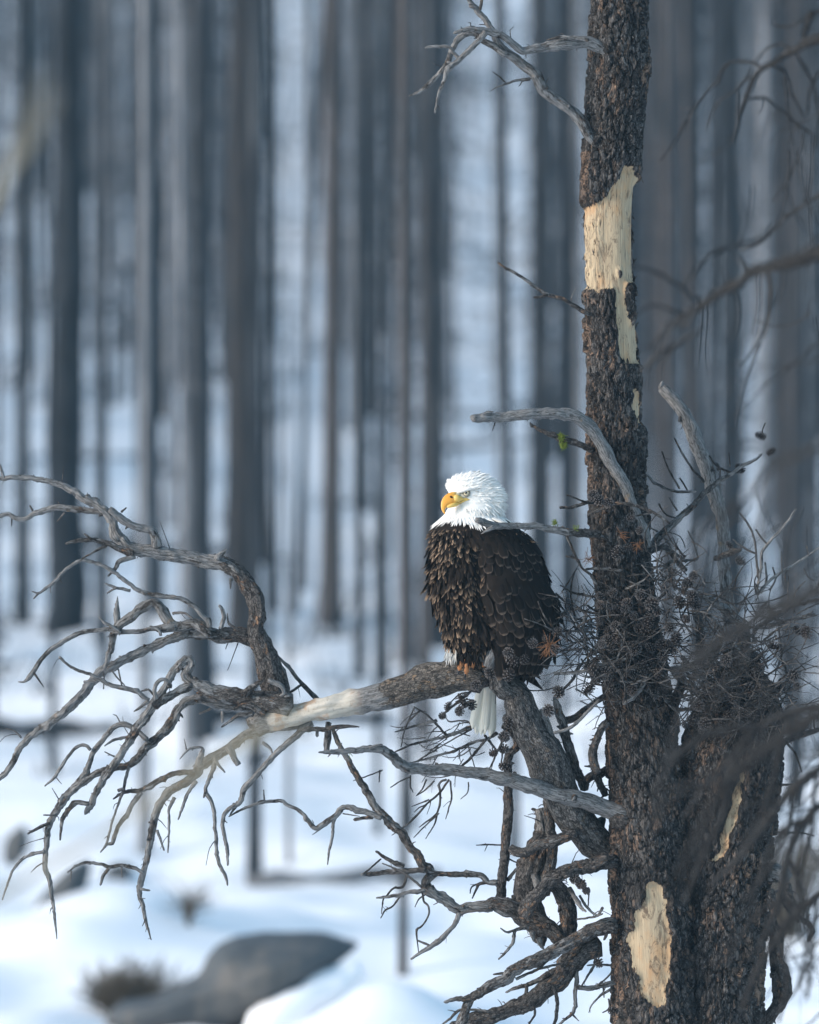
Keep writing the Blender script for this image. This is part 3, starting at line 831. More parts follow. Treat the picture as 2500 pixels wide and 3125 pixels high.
# ------------------------------------------------------------------ its dead limbs, traced one by one
# name crop depth0 depth1 bark [spurs] | x,y,r ...   ('-' = a side twig of the limb above)
LIMBS = """
perch_limb C -.08 .0 1,1,1,.95,-.3,-1,-1,-.8,.6 0 | 1460,160,88 1330,140,104 1200,152,106 1050,182,106 900,228,97 750,284,88 600,322,82 450,346,74 300,380,70 180,408,72 60,425,80 -30,440,62 -90,450,30
- C -.06 -.06 .9 0 | 640,470,4 560,466,12 480,474,16 400,486,16 300,478,14 240,500,8
- C 0 0 .4 0 | 440,440,20 430,550,22 423,645,20
- C 0 0 .4 0 | 365,480,12 362,530,10
- C .06 .04 .5 3 | 95,0,8 180,90,12 260,180,14 320,240,17 362,290,18
- C .05 .04 .5 2 | 262,190,8 200,235,9 150,262,8
- C .0 .0 .2 0 | 50,160,14 100,165,13 135,200,13 140,250,10 150,280,8
limb E .05 -.16 1 40 | 1640,1760,120 1500,1650,124 1430,1560,126 1360,1460,126 1290,1340,128 1220,1200,138 1160,1080,142 1105,950,142 1055,850,130 1000,720,118 930,600,108 850,490,92 790,400,72 720,300,54 660,215,36 640,180,12
- E -.15 -.16 .15 0 | 720,330,46 745,250,44 765,200,26 760,165,8
- E -.075 .0 .0 0 | 1110,650,10 1150,760,44 1165,900,58 1180,1040,54 1190,1150,40 1210,1250,12
- E 0 .0 .9 6 | 640,440,60 700,400,70 780,430,60
arching_limb A 0 .03 1,1,1,0.9,0.56,0.34,0.22,0.15,0.11,0.11,0.08,0.08,0.04 26 | 1630,1440,60 1605,1370,70 1590,1260,72 1560,1150,66 1510,1050,54 1488,990,48 1505,900,46 1490,800,46 1430,710,46 1330,632,43 1220,602,41 1080,575,38 960,550,38 850,542,36 770,525,36 710,490,35 672,430,30 655,370,28 620,312,27 560,265,27 490,225,24 430,190,22 350,150,18 270,130,16 180,112,15 90,108,15 20,115,14 -60,118,12
- A 0 0 0 0 | 22,112,9 10,75,9 3,35,5
- A 0 -.04 0.26 6 | 915,515,28 908,450,26 885,412,25 820,405,23 750,378,22 690,335,22 640,297,20
- A .04 .06 0.26 5 | 640,305,18 560,312,18 500,300,20 430,290,20 340,285,20 260,300,18 190,330,16 150,355,14 90,345,14 40,325,13 -40,350,12
- A .0 0 0.45 0 | 710,312,8 738,288,5
- A .0 0 0.45 0 | 192,305,7 176,275,5
- A .0 0 0.45 0 | 70,350,5 68,395,3
- A .0 0 0.45 0 | 378,315,7 335,366,3
- A -.02 -.05 0.6 5 | 780,550,26 700,527,20 640,498,17 560,476,14 500,477,13 440,482,12 388,496,7
- A -.05 -.05 0.52 0 | 540,475,8 495,440,5
- A -.03 -.06 0.45 3 | 622,508,10 575,532,8 520,562,6 465,592,3
- A -.02 -.04 0.52 2 | 790,570,16 725,592,15 680,640,12 633,688,5
- A -.02 -.02 0.3 0 | 1270,590,22 1300,555,14 1328,530,4
- A -.02 -.02 0.52 0 | 1350,700,12 1348,760,3
low_limb A .02 .1 0.9,0.52,0.22,0.19,0.26,0.3,0.34,0.38 34 | 1500,1060,52 1440,1045,46 1380,1036,42 1290,1036,40 1200,1022,37 1130,1020,32 1050,1035,27 980,1056,24 900,1095,24 830,1125,24 760,1160,26 680,1200,28 610,1240,28 560,1280,26 510,1340,26 440,1420,25 360,1500,24 290,1550,24 220,1595,22 160,1640,20 110,1700,19 72,1780,18 30,1840,16 -30,1895,14
- A .0 .03 0.38 3 | 1230,1020,32 1190,985,34 1130,962,31 1060,978,29 1000,965,31 960,910,34 930,862,29 890,846,27 830,870,28 770,915,28 720,950,28 685,980,26 665,1030,22 655,1085,20 640,1140,18 622,1200,13 608,1235,9
- A .03 .03 0.15 0 | 690,965,22 685,890,17 688,805,2
- A .0 -.02 0.45 8 | 1030,985,26 960,992,24 900,992,15 830,1010,14 760,1015,14 700,1015,15 640,1000,14 560,1005,13 480,1020,14 420,1040,14 350,1085,14 280,1130,14 230,1190,14 200,1240,15 170,1280,15 148,1302,8 108,1305,3
- A -.02 -.02 0.38 0 | 195,1245,8 255,1336,3
- A -.02 -.03 0.3 0 | 705,1018,13 640,972,10 583,928,6
- A -.02 -.02 0.15 0 | 942,1035,9 925,1000,9 880,980,7
- A -.02 -.05 0.15 0 | 1295,990,13 1310,932,12 1302,882,11 1285,860,9
- A -.02 -.02 0.38 0 | 1395,1000,8 1340,965,7 1330,905,3
- A -.02 -.04 0.22 2 | 1010,905,8 1070,900,8 1130,935,5
- A -.02 -.02 0.6 0 | 1215,935,16 1230,970,10 1228,985,4
- A -.02 -.06 0.3 6 | 1225,985,16 1215,955,13 1180,915,14 1140,870,14 1090,832,14 1040,815,14 960,805,14 880,790,13 800,765,13 750,725,12 700,690,12 650,650,11 590,618,11 530,602,11 480,595,11 410,630,10 350,690,10 290,745,9 230,785,7 188,776,4
- A -.06 -.06 0.15 0 | 228,785,7 198,818,4
- A -.05 -.06 0.22 0 | 762,772,10 700,757,9 650,742,8 618,730,5
- A -.06 -.06 0.22 0 | 684,752,7 628,786,5
- A .02 .02 0.38 2 | 125,1632,6 85,1592,4 35,1578,3
crooked_limb A -.04 .0 0.52,0.6,0.45,0.3,0.22,0.38,0.38,0.45,0.45 34 | 1700,1445,66 1620,1425,60 1550,1418,56 1450,1400,50 1350,1380,43 1260,1362,40 1180,1332,36 1110,1300,30 1088,1265,30 1108,1215,27 1100,1180,29 1060,1190,26 1020,1240,23 980,1310,23 940,1380,25 900,1440,27 860,1510,26 810,1570,24 770,1630,24 725,1700,22 680,1775,22 640,1830,23 600,1885,23 565,1945,20 540,2005,19 512,2055,16 500,2075,10
- A -.03 -.03 0.6 0 | 1120,1325,30 1060,1350,28 1010,1378,26 960,1412,25 905,1450,26
- B -.03 -.02 0.52 6 | 520,675,14 440,672,14 400,710,14 372,750,14 360,800,10 352,888,5
- A -.06 -.08 0.52 0 | 1430,1372,24 1480,1330,17 1535,1298,9
- A -.09 -.08 0.04 0 | 1570,1290,14 1640,1320,15 1662,1372,10 1640,1385,7
- A -.06 -.08 0.3 3 | 870,1412,13 840,1395,13 790,1366,13 720,1340,14 650,1325,14 590,1296,12 520,1265,10 450,1235,9 390,1200,8 350,1162,9
- A -.07 -.07 0.3 0 | 655,1240,5 690,1285,5 730,1325,3
- A -.07 -.07 0.52 0 | 692,1230,5 715,1335,4
- A -.06 -.06 0.3 0 | 610,1270,4 606,1345,4
- A -.06 -.06 0.15 0 | 490,1305,8 570,1300,10
- A -.05 -.05 0.38 0 | 870,1415,13 825,1450,9 785,1478,4
- A -.06 -.06 0.08 0 | 912,1405,15 905,1350,12 925,1302,12 960,1290,11 988,1308,8
- A -.06 -.06 0.52 0 | 900,1385,5 870,1350,7 825,1360,4
- A -.05 -.06 0.52 0 | 1540,1490,24 1440,1440,16 1370,1462,9
- A -.06 -.06 0.52 0 | 1480,1495,16 1400,1495,14 1350,1530,9 1298,1568,6
drooping_limb A .06 .02 0.52,0.22,0.38,0.38,0.38,0.3,0.3,0.38 34 | 1640,1470,50 1560,1455,42 1480,1440,36 1380,1442,30 1290,1440,29 1210,1410,29 1160,1405,27 1100,1420,24 1050,1460,24 1010,1530,26 960,1600,25 900,1655,26 850,1692,25 810,1740,24 760,1790,22 690,1805,21 620,1820,20 560,1845,20 500,1880,20 450,1920,22 400,1960,24 360,2010,23 330,2060,21 300,2110,20 280,2180,18 275,2250,17 265,2310,16 265,2390,16 290,2460,14 300,2540,12 315,2620,10 322,2700,8 333,2808,3
- B .02 .04 0.15 3 | 262,955,11 190,975,10 130,1002,9 80,1060,8 50,1130,7 14,1238,4
- B .02 .02 0.08 0 | 262,1016,5 215,1045,4 182,1078,2
- B .02 0 0.52 5 | 290,790,11 230,815,10 165,852,6
- B .02 0 0.38 0 | 345,650,4 305,585,2
- B .02 0 0.38 0 | 330,745,6 255,742,4
- B .03 .06 0.3 3 | 862,302,15 820,266,16 780,232,16 720,210,16 670,230,16 620,286,16 570,342,16 540,392,16 510,450,16 470,522,16 425,580,15
- B .04 .06 0.3 2 | 530,362,10 500,338,10 450,345,10 410,385,10 360,460,10 310,530,9 263,572,5
- B .04 .0 0.3 2 | 775,290,9 700,294,9 650,312,8 613,338,4
- B .0 .0 0.3 2 | 670,400,6 612,372,3
- B .02 .0 0.38 5 | 755,462,10 735,530,9 725,590,9 700,660,7 665,760,7 640,850,7 618,920,7 588,960,3
- B 0 0 0.52 0 | 690,600,11 715,590,10 730,600,8
- A 0 0 0.22 0 | 1300,1478,10 1303,1538,9
- A 0 0 0.22 0 | 1235,1462,8 1168,1492,6
hanging_limb B .0 .05 0.45,0.45,0.38,0.38,0.3,0.38,0.38,0.38 40 | 1800,170,60 1700,190,58 1600,216,44 1520,242,32 1440,282,27 1370,327,27 1300,372,29 1230,412,34 1180,452,32 1150,500,28 1100,542,27 1040,572,25 980,612,25 930,682,24 910,752,22 895,832,22 875,920,20 860,1000,18 840,1080,18 820,1150,18 818,1212,14 838,1280,12 855,1370,10 870,1420,6 885,1472,3
- B .0 .0 0.38 4 | 840,1082,11 770,1046,11 700,1035,11 640,1046,11 590,1030,10 510,1018,9 450,1040,7 398,1078,4
- B .0 .0 0.38 0 | 640,1048,10 605,1100,10 588,1150,7
- B 0 0 0.22 0 | 418,1070,5 412,1128,3
- B 0 0 0.22 0 | 712,1040,5 714,1104,3
- B 0 0 0.22 0 | 825,1175,9 875,1183,6
- B .0 .03 0.6 4 | 1145,492,17 1060,496,16 1000,500,16 930,530,16 870,576,16 810,600,14 740,606,11 665,648,5
- B .02 .03 0.38 2 | 825,612,14 780,672,14 740,742,14 700,792,13 675,860,12 658,908,12 630,912,9 588,960,4
- B -.03 -.03 0.22 2 | 1165,450,24 1175,395,18 1182,350,9 1120,350,8 1090,370,7 1053,414,3
- B -.03 -.03 0.22 0 | 1092,362,5 1078,298,2
- B -.02 -.05 0.3 4 | 1262,405,16 1250,465,13 1225,530,12 1200,600,12 1240,670,12 1260,770,11 1265,870,11 1270,980,11 1290,1040,11 1320,1100,10 1331,1152,6
- B -.05 -.05 0.45 0 | 1205,595,9 1192,638,6
- B -.02 -.05 0.3 5 | 1820,200,26 1770,240,24 1720,290,20 1640,362,18 1580,422,17 1500,512,17 1430,592,18 1400,670,16 1350,700,13 1312,742,12 1300,800,12 1315,870,12 1330,950,11 1333,1035,6
- B -.03 -.03 0.38 0 | 1395,665,12 1375,700,9 1345,742,4
- B -.03 -.03 0.38 0 | 1150,545,13 1100,612,10 1070,692,9 1043,768,5
- B -.03 -.04 0.3 5 | 1020,640,13 985,722,8 990,802,8 983,962,4
- B -.03 -.03 0.3 0 | 920,830,9 960,948,5
- B -.02 -.02 0.3 0 | 1535,318,11 1580,350,8 1600,392,5
- B -.03 -.03 0.22 0 | 1335,345,22 1395,450,16
- B -.03 -.03 0.22 0 | 1255,405,10 1280,450,8 1315,492,5
spar E -.02 -.34 .12,.12,.12,.25,.3,.3,.2 14 | 1760,1480,84 1690,1444,74 1600,1402,62 1450,1352,62 1300,1302,60 1150,1258,58 980,1212,55 800,1165,50 600,1130,44 400,1115,42 250,1105,42 130,1095,42 50,1060,38 0,1015,36 -70,960,32 -170,950,27 -280,962,24 -400,970,22 -490,975,16 -560,975,5
- E -.03 -.05 1 0 | 1780,1490,96 1700,1455,92 1650,1430,64
- E -.28 -.28 .2 0 | -180,945,14 -130,925,10 -80,915,5
- E -.33 -.33 .2 0 | -470,985,7 -490,1010,3
curved_branch D .05 .0 .9,.9,.7,.3,.2,.6,.7,.6,.6,.5,.6 30 | 1640,1240,50 1560,1195,52 1480,1125,55 1400,1062,60 1300,1012,68 1200,970,58 1110,940,46 1040,950,38 950,950,32 890,970,32 840,960,34 770,908,36 700,868,36 650,830,34 650,790,29 680,750,28 665,710,28 620,670,27 580,610,26 540,550,25 500,480,27 450,430,28 380,370,28 320,300,25 260,205,24 205,110,22 160,35,20 120,-40,18 70,-120,16 45,-190,14 35,-230,10
- D .0 .02 .6 2 | 640,715,20 560,710,18 480,718,18 400,725,17 320,735,15 230,742,11
- D .02 .0 .2 0 | 245,740,12 228,740,10
- D .02 .04 .6 2 | 660,725,18 760,738,18 860,742,19 950,745,19 1010,750,20 1050,790,19 1115,795,20
- D .0 .0 .6 2 | 500,690,16 400,645,13 320,590,9
- D .0 .0 .6 0 | 240,735,6 350,640,6
- D .0 .0 .3 0 | 620,825,9 540,760,8 440,700,6 360,668,4
- D .0 .0 .3 3 | 640,845,16 540,852,14 430,880,12 322,895,6
- D .0 .0 .6 2 | 525,735,9 495,820,9 430,835,7 390,880,6 365,910,5 355,1000,3
- D .0 .0 .6 2 | 480,880,6 430,950,6 380,975,6 350,1028,3
- D -.0 .0 .7 0 | 300,365,14 240,370,12 178,380,11
- D 0 0 .3 2 | 355,370,22 250,330,20 170,300,18 90,300,16 60,350,18 -10,395,20 -80,435,17 -150,350,13 -200,310,12 -270,280,12 -310,255,12 -440,270,11 -500,290,10 -580,320,8 -650,360,4
- D 0 0 .3 0 | 85,330,12 40,390,11 35,480,10 10,590,8 0,675,4
- D 0 0 .3 0 | 90,335,6 -30,430,6 -100,480,2
- D 0 0 .3 0 | -415,270,6 -420,185,4
- D 0 0 .3 0 | 100,340,5 210,358,3
- D .0 .0 .1 2 | 870,1000,20 850,1042,17 800,1110,16 740,1172,17 680,1215,17 620,1250,13 550,1297,7
- D .0 .0 .3 0 | 595,1175,6 670,1208,9
- D .0 .0 .2 0 | 870,1002,9 960,982,8 1060,972,5
- D .0 .0 .5 0 | 622,860,8 630,915,7 665,955,7 660,1020,6 622,1080,6 590,1110,7 590,1180,5 600,1258,3
- D .0 .0 .5 0 | 640,875,6 600,905,5 575,955,3
upright_stem D .1 .06 .75 24 | 1120,960,38 1135,900,34 1150,800,33 1165,650,32 1175,500,32 1185,350,31 1190,200,30 1193,80,28 1185,0,28 1200,-60,28 1235,-90,26 1245,-140,24 1215,-190,22 1150,-240,20
- D .1 .06 .6 3 | 1110,800,16 1050,795,13 1000,805,11 985,832,9 952,898,4
- D .1 .06 .5 0 | 1005,795,6 950,822,6 938,865,4
- D .1 .06 .6 2 | 1140,547,5 1050,545,5 978,548,3
- D .1 .06 .6 0 | 1052,545,4 1034,588,2
- D .1 .06 .6 0 | 1180,780,14 1230,720,10 1280,670,8
- D .1 .06 .6 0 | 1195,640,6 1240,660,5 1280,665,4
fork_limb D -.05 -.1 .8 24 | 1290,1010,46 1330,930,42 1390,870,43 1450,790,41 1540,740,42 1640,700,42 1740,668,40 1840,640,34
broken_stump D .08 .06 1,1,1,.8,.3 60 | 1420,1215,10 1395,1150,48 1365,1040,72 1330,920,84 1318,800,86 1335,700,86 1380,590,74 1415,480,56 1415,400,44 1400,350,36 1390,310,28
- D .04 .04 .0 0 | 1405,880,10 1375,800,34 1340,720,14
- D .08 .08 .0 0 | 1395,345,26 1420,330,24 1440,360,14
- D .0 .0 .4 0 | 1390,1160,26 1410,1215,12 1430,1240,3
- D .0 .0 .3 0 | 1345,1120,22 1355,1180,5
cross_branch D -.02 -.05 .6 10 | 1200,565,28 1250,590,32 1300,592,33 1380,552,34 1480,530,38 1560,490,36 1640,470,30
riser D .0 .02 .9 30 | 1430,880,34 1445,750,36 1468,640,36 1482,520,35 1465,400,33 1450,280,30 1460,200,24
heavy_branch D .03 .06 1 30 | 1470,780,44 1510,820,52 1560,900,55 1590,1000,56 1595,1110,58 1580,1190,60
long_spar D -.05 -.1 .55 20 | 1900,1080,46 1780,1095,46 1700,1130,46 1620,1172,45 1520,1232,44 1420,1292,42 1320,1332,40 1230,1372,40 1160,1432,36 1080,1472,34 1000,1522,32 920,1556,22 850,1560,15 772,1580,10
- D -.08 -.08 .5 0 | 950,1550,28 920,1600,31 900,1680,33 870,1760,34
- D -.06 -.06 .5 0 | 1200,1390,9 1140,1392,9 1092,1398,6
- D -.06 -.06 .5 0 | 1240,1430,11 1340,1382,9 1440,1350,9 1530,1330,8
bent_branch D .0 .03 .9 30 | 1780,1200,90 1700,1240,86 1640,1285,80 1570,1345,70 1515,1425,64 1440,1490,60 1370,1560,56 1270,1610,50 1150,1650,46 1050,1680,48 930,1705,44 820,1760,34
- D .0 .03 .5 2 | 1060,1642,9 950,1630,8 860,1640,10 800,1690,8 740,1740,5
- D .0 .03 .6 4 | 1530,1358,20 1420,1400,18 1330,1460,16 1240,1486,12 1175,1516,7
- D .0 .03 .6 0 | 1310,1468,12 1300,1530,11 1255,1558,8
- D -.04 .03 .6 0 | 1490,1470,13 1510,1560,13 1508,1640,12 1490,1740,11
- D -.04 .03 .6 0 | 1355,1580,9 1362,1660,8 1320,1740,6
side_branch J .0 -.03 .4 12 | 390,1450,16 300,1470,18 220,1490,17 150,1480,17 120,1490,16
- J .0 -.03 .4 3 | 130,1380,14 128,1440,14 115,1560,13 100,1650,12 60,1690,9 0,1740,7
- J .0 -.03 .4 0 | 90,1650,8 145,1705,3
- J .0 -.03 .4 0 | 370,1340,8 280,1335,7 200,1340,5
- J .0 -.03 .4 0 | 245,1340,9 165,1470,6
- J .0 -.03 .4 0 | 380,1360,7 330,1420,6 270,1470,6
- J .0 -.03 .4 0 | 370,1490,10 300,1530,8 230,1600,6 210,1650,3
- J .0 -.03 .4 0 | 305,1490,6 310,1550,4
- J .0 -.03 .4 0 | 340,1560,7 345,1620,7 300,1650,4
short_branch D -.02 -.06 .5 4 | 1320,1085,16 1285,1092,14 1235,1112,12 1225,1180,11 1180,1242,10 1126,1298,6
- D -.04 -.06 .4 0 | 1235,1106,9 1180,1120,8 1138,1094,4
cone_branch J -.04 -.12 .7 6 | 380,660,44 250,680,40 150,705,34 40,740,30
- J -.04 -.12 .4 2 | 80,830,16 120,900,16 160,960,12 190,985,6
- J -.04 -.12 .4 2 | 150,880,9 200,960,9 260,1005,8 300,960,10
- J -.04 -.12 .4 0 | 210,860,6 205,960,4
- J -.04 -.12 .4 0 | 130,1035,6 240,1020,7 300,1000,6
leaning_pole E .05 .0 .55,.55,.6,.5 18 | 1440,1260,34 1390,1150,36 1350,1040,37 1310,900,37 1270,760,36 1240,640,28 1222,585,20
- E .0 .0 .05 0 | 1235,640,22 1218,585,22 1212,560,12
hook_branch E .1 .1 .6 8 | 1290,730,26 1330,728,30 1380,708,28 1430,662,25 1500,610,23 1580,560,22 1640,520,20
twisted_branch E .0 .05 .6 16 | 1610,740,18 1565,785,22 1540,870,27 1512,950,27 1508,1040,30 1530,1130,30 1560,1220,28 1600,1300,26
- E 0 0 .4 0 | 1505,1085,9 1442,1080,6
- E 0 0 .4 0 | 1500,1010,9 1480,1030,6
- E .1 .1 .9 6 | 1640,1110,30 1560,1130,32 1480,1160,34 1420,1210,30
cone_twig E -.12 -.17 .6 6 | 660,430,16 580,520,11 500,590,10 420,650,8 350,710,6
- E -.16 -.17 .6 0 | 500,590,7 560,600,6 600,590,5
- E -.14 -.17 .6 0 | 575,525,7 500,540,6 430,600,5
cone_twig E -.02 -.16 .6 6 | 920,740,12 865,800,11 830,880,10 780,980,9 730,1090,6
- E -.12 -.16 .6 0 | 815,910,7 820,1000,6 810,1070,5
twig_fan E .05 .1 .5 16 | 780,830,16 720,870,12 600,902,11 450,962,10 300,1012,9 100,1062,4
- E .05 .1 .5 8 | 600,782,15 480,832,14 380,862,12 250,890,10 130,922,9 -10,985,4
- E .05 .1 .5 4 | 330,735,14 200,770,10 15,822,5
- E .05 .1 .5 4 | 695,880,11 600,1000,10 485,1105,9
- E .05 .1 .4 2 | 560,915,5 590,1010,5 617,1092,3
- E .05 .1 .4 2 | 155,632,5 250,690,7 330,772,9 405,852,9
- E .05 .1 .4 2 | 200,662,7 100,772,7 60,935,4
- E .05 .1 .4 0 | 160,640,6 100,770,5 75,840,3
- E .05 .1 .4 0 | 690,850,10 730,900,10 770,950,8
- E .05 .1 .4 0 | 600,770,8 540,735,7 430,745,6 400,720,4
- E .05 .1 .4 0 | 590,800,8 500,850,6 380,920,5 250,1000,5 150,1060,4
- E .05 .1 .5 3 | 400,1180,9 355,1210,9 355,1330,9 330,1430,8 240,1505,6 195,1540,3
- E .05 .1 .5 3 | 420,1180,8 350,1280,8 270,1350,8 150,1480,8 70,1545,6 -10,1600,3
- E .05 .1 .5 0 | 430,1190,7 440,1310,7 420,1390,6 395,1478,3
- E .05 .1 .5 0 | 565,1200,5 560,1275,5 508,1328,3
- E .05 .1 .5 0 | 332,1440,6 318,1505,6 245,1625,3
- E .05 .1 .5 0 | 345,1435,6 230,1540,5 155,1618,3
- E .05 .1 .5 0 | 250,1180,7 220,1250,6 180,1295,3
- E .05 .1 .5 0 | 310,1190,7 240,1260,6 175,1300,4
- E .05 .1 .5 0 | 130,1150,6 130,1230,6 150,1275,4
- E .05 .1 .5 0 | 130,1160,6 60,1190,5 -20,1240,4
- E .05 .1 .5 0 | 270,1330,6 200,1360,5 140,1382,3
- E .05 .1 .5 0 | 250,1370,6 200,1390,5 160,1425,3
- E .05 .1 .5 0 | -80,1110,6 -180,1150,5 -300,1190,3
- E .05 .1 .5 0 | -100,1110,6 -105,1200,5
top_branch F -.01 -.16 .15,.15,.2,.3,.3,.2 16 | 1440,470,36 1415,430,40 1410,360,41 1360,310,42 1290,277,42 1220,277,42 1130,292,42 1030,306,36 930,322,30 840,330,25 790,292,24 720,237,24 650,212,24 580,200,23 500,190,17 405,216,11
- F -.03 -.05 1 0 | 1425,510,56 1415,460,56 1409,420,42
- F -.16 -.2 .3 3 | 610,212,22 560,270,20 500,330,18 440,390,18 390,452,16 340,532,14 300,622,10 277,738,6
- F -.16 -.16 .1 0 | 435,385,13 390,340,12 370,312,12 300,305,11 212,316,7
- F -.16 -.16 .2 0 | 410,425,10 358,408,8
- F -.1 -.1 .4 0 | 1290,262,12 1130,245,14 1010,262,4
bark_flap F .0 .0 1 20 | 1600,1060,22 1602,1110,26 1600,1160,22 1594,1208,9
slanting_branch F -.04 -.1 .5,.4,.4,.3,.3 20 | 1330,950,20 1285,880,32 1240,805,38 1170,732,36 1080,672,36 1010,612,37 960,542,36 900,460,34 830,400,31 740,340,28 680,262,24 640,182,21 590,112,20 540,52,19 500,2,16 470,-60,14
- F -.1 -.1 .5 0 | 572,65,11 588,-20,9
- F -.1 -.12 .4 4 | 740,355,24 710,340,22 650,302,21 590,262,22 540,220,22 480,222,22 430,252,22 390,320,19 360,400,18 310,480,17 240,550,16 180,602,13 105,632,4
- F -.1 -.12 .5 2 | 900,518,11 840,522,10 770,542,8 670,582,5 635,604,2
- F -.1 -.12 .5 0 | 740,542,5 700,505,5 655,472,3
- F -.1 -.1 .4 0 | 540,45,16 500,38,13
moss_twig G -.03 -.08 .9 6 | 230,1450,22 200,1440,20 100,1396,22 40,1380,19 0,1362,18 -50,1350,15 -160,1288,9 -175,1270,4
thin_branch G -.03 -.08 .6 6 | 220,560,12 180,540,16 100,495,14 40,460,14 -40,432,13 -110,400,12 -180,350,11 -270,290,10 -390,215,6
- G -.08 -.08 .6 0 | -60,430,9 -110,445,9 -150,448,7
grey_arch G -.0 -.22 .08 16 | 590,2090,30 560,1990,42 520,1880,42 480,1790,43 430,1680,43 385,1580,43 330,1470,43 270,1370,43 210,1292,43 140,1242,41 50,1217,40 -60,1214,37 -200,1214,35 -400,1240,33 -470,1238,30 -555,1245,27
- G -.21 -.21 .05 0 | -500,1225,14 -450,1205,10 -420,1200,4
front_branch K -.08 -.27 .95,.7,.35,.25,.2,.15 6 | 1800,670,36 1720,660,37 1600,652,35 1450,627,34 1300,602,31 1150,586,29 1000,590,28 900,592,30 830,572,32 780,552,30 733,538,25
- K -.26 -.27 .1 0 | 880,600,22 830,625,16 775,656,5
- K -.12 -.12 .5 0 | 1500,640,7 1560,750,8 1610,870,9 1660,960,10 1720,1010,10
- K -.12 -.12 .5 0 | 1515,850,6 1570,870,7 1620,890,8
broken_limb G .25 .2 .15,.2,.3,.3,.35,.4 18 | 690,1042,33 760,1120,39 830,1212,43 890,1330,47 930,1450,51 970,1550,55 1010,1662,51 1050,1782,47 1080,1902,43 1092,2000,42 1095,2200,42 1110,2400,44 1140,2600,48
- G .25 .25 .0 0 | 688,1045,26 690,1010,10 697,995,3
- G .2 .2 .0 0 | 880,1250,8 900,1290,20 905,1350,8
cone_twig G .1 .15 .5 14 | 520,2160,26 580,2120,25 670,2030,26 760,1940,23 860,1850,21 960,1750,19 1060,1660,16 1160,1602,12 1220,1556,12 1310,1512,9 1345,1480,7
- G .1 .1 .5 2 | 690,1462,5 740,1590,6 805,1702,8
- G .15 .15 .5 2 | 772,1372,5 830,1482,7 900,1590,8 965,1665,9
- G .1 .1 .5 2 | 565,1588,8 660,1672,9 760,1722,10 910,1725,9
- G .1 .1 .5 0 | 808,1635,6 855,1712,6
- G .15 .15 .5 2 | 1000,1488,6 1060,1560,7 1155,1606,7
- G .15 .15 .5 0 | 1130,1468,4 1140,1560,5
- G .15 .15 .5 0 | 1075,1580,5 1070,1660,5
- G .1 .1 .5 0 | 740,1765,6 790,1850,6
- G .1 .1 .5 0 | 670,1805,6 710,1870,6 780,1900,6
- G .15 .1 .5 0 | 1370,1275,4 1350,1330,4 1370,1370,4
- G -.1 -.1 .6 2 | 200,1880,8 330,1820,11 400,1805,12 500,1815,12 600,1850,11 680,1890,9 740,1935,7
- G -.1 -.1 .6 0 | 500,1890,5 600,1870,6 640,1862,6
- G -.1 -.06 .6 0 | 60,1745,5 180,1790,7 240,1800,9
- G -.1 -.06 .8 0 | 20,1830,9 80,1832,11 150,1815,12 240,1780,14
crossing_twig H -.1 .1 .6 10 | 180,140,10 330,200,14 450,210,14 560,214,14 640,240,14 740,282,13 850,350,12
- H -.1 -.1 .5 3 | 60,188,5 110,290,7 160,390,8 220,440,9 270,522,10
- H -.1 -.1 .5 2 | 58,318,6 130,330,6 150,362,6
- H -.1 -.1 .5 2 | 190,404,8 300,400,9 420,412,10
- H -.1 -.1 .5 3 | 20,508,5 120,562,8 250,582,8 350,570,9
- H -.1 -.1 .5 3 | -10,562,7 60,620,8 150,670,8 300,702,9
- H -.1 -.1 .5 3 | -20,692,7 120,725,9 270,775,10
- H -.1 -.1 .4 2 | -10,815,6 140,810,8 250,820,8
- H -.12 -.12 .15 0 | 190,688,9 173,780,10 187,870,10 150,955,6
- H -.15 -.15 .3 2 | -20,1090,10 150,1080,12 300,1030,11 430,1000,10 560,945,8
- H -.1 -.1 .5 0 | -20,1240,8 60,1180,9 110,1120,10 140,1050,8
- H -.15 -.15 .2 0 | -20,1480,10 100,1440,11 200,1342,10 275,1265,8
- H -.15 -.15 .1 0 | 435,1288,10 510,1232,15 560,1180,15 585,1120,13
hanging_spur H -.05 -.1 .6 20 | 330,1420,24 295,1450,22 265,1535,25 240,1620,27 250,1700,27 270,1740,25
knotty_branch H .1 .2 .6 14 | 540,340,34 580,300,26 650,270,21 720,262,18 745,290,16 790,350,17 850,412,13
- H .15 .15 .4 0 | 700,380,6 760,352,9 850,344,9 920,340,9
- H .15 .15 .4 0 | 610,388,5 690,385,7 780,345,6
- H .15 .15 .4 0 | 680,412,6 730,385,6
- H .15 .15 .4 0 | 610,128,5 680,170,6 745,245,7
- H .15 .15 .4 0 | 735,365,9 745,440,9 770,510,8 830,560,8
- H .2 .2 .4 0 | 860,150,4 900,230,6 930,330,6
tangle_branch H .0 .1 .3 20 | 860,560,20 950,572,25 1050,632,29 1150,702,30 1225,800,32 1250,900,30
- H 0 0 .3 2 | 960,680,10 1050,762,13 1130,862,14 1210,950,12
- H 0 0 .3 2 | 1570,8,6 1480,140,9 1385,240,10 1350,300,10 1340,420,10 1310,560,10
- H 0 0 .3 0 | 1308,140,5 1340,190,6 1385,242,7
- H .1 0 .3 2 | 1200,28,5 1260,110,7 1300,200,7 1312,320,8 1322,460,9
- H .1 0 .3 2 | 1760,240,8 1600,350,9 1480,420,10 1400,480,10 1320,570,11
- H .1 0 .3 0 | 1475,290,5 1482,420,6
- H .1 0 .3 0 | 1645,248,5 1657,312,5
- H .1 0 .3 0 | 1160,208,5 1230,262,7 1312,302,7
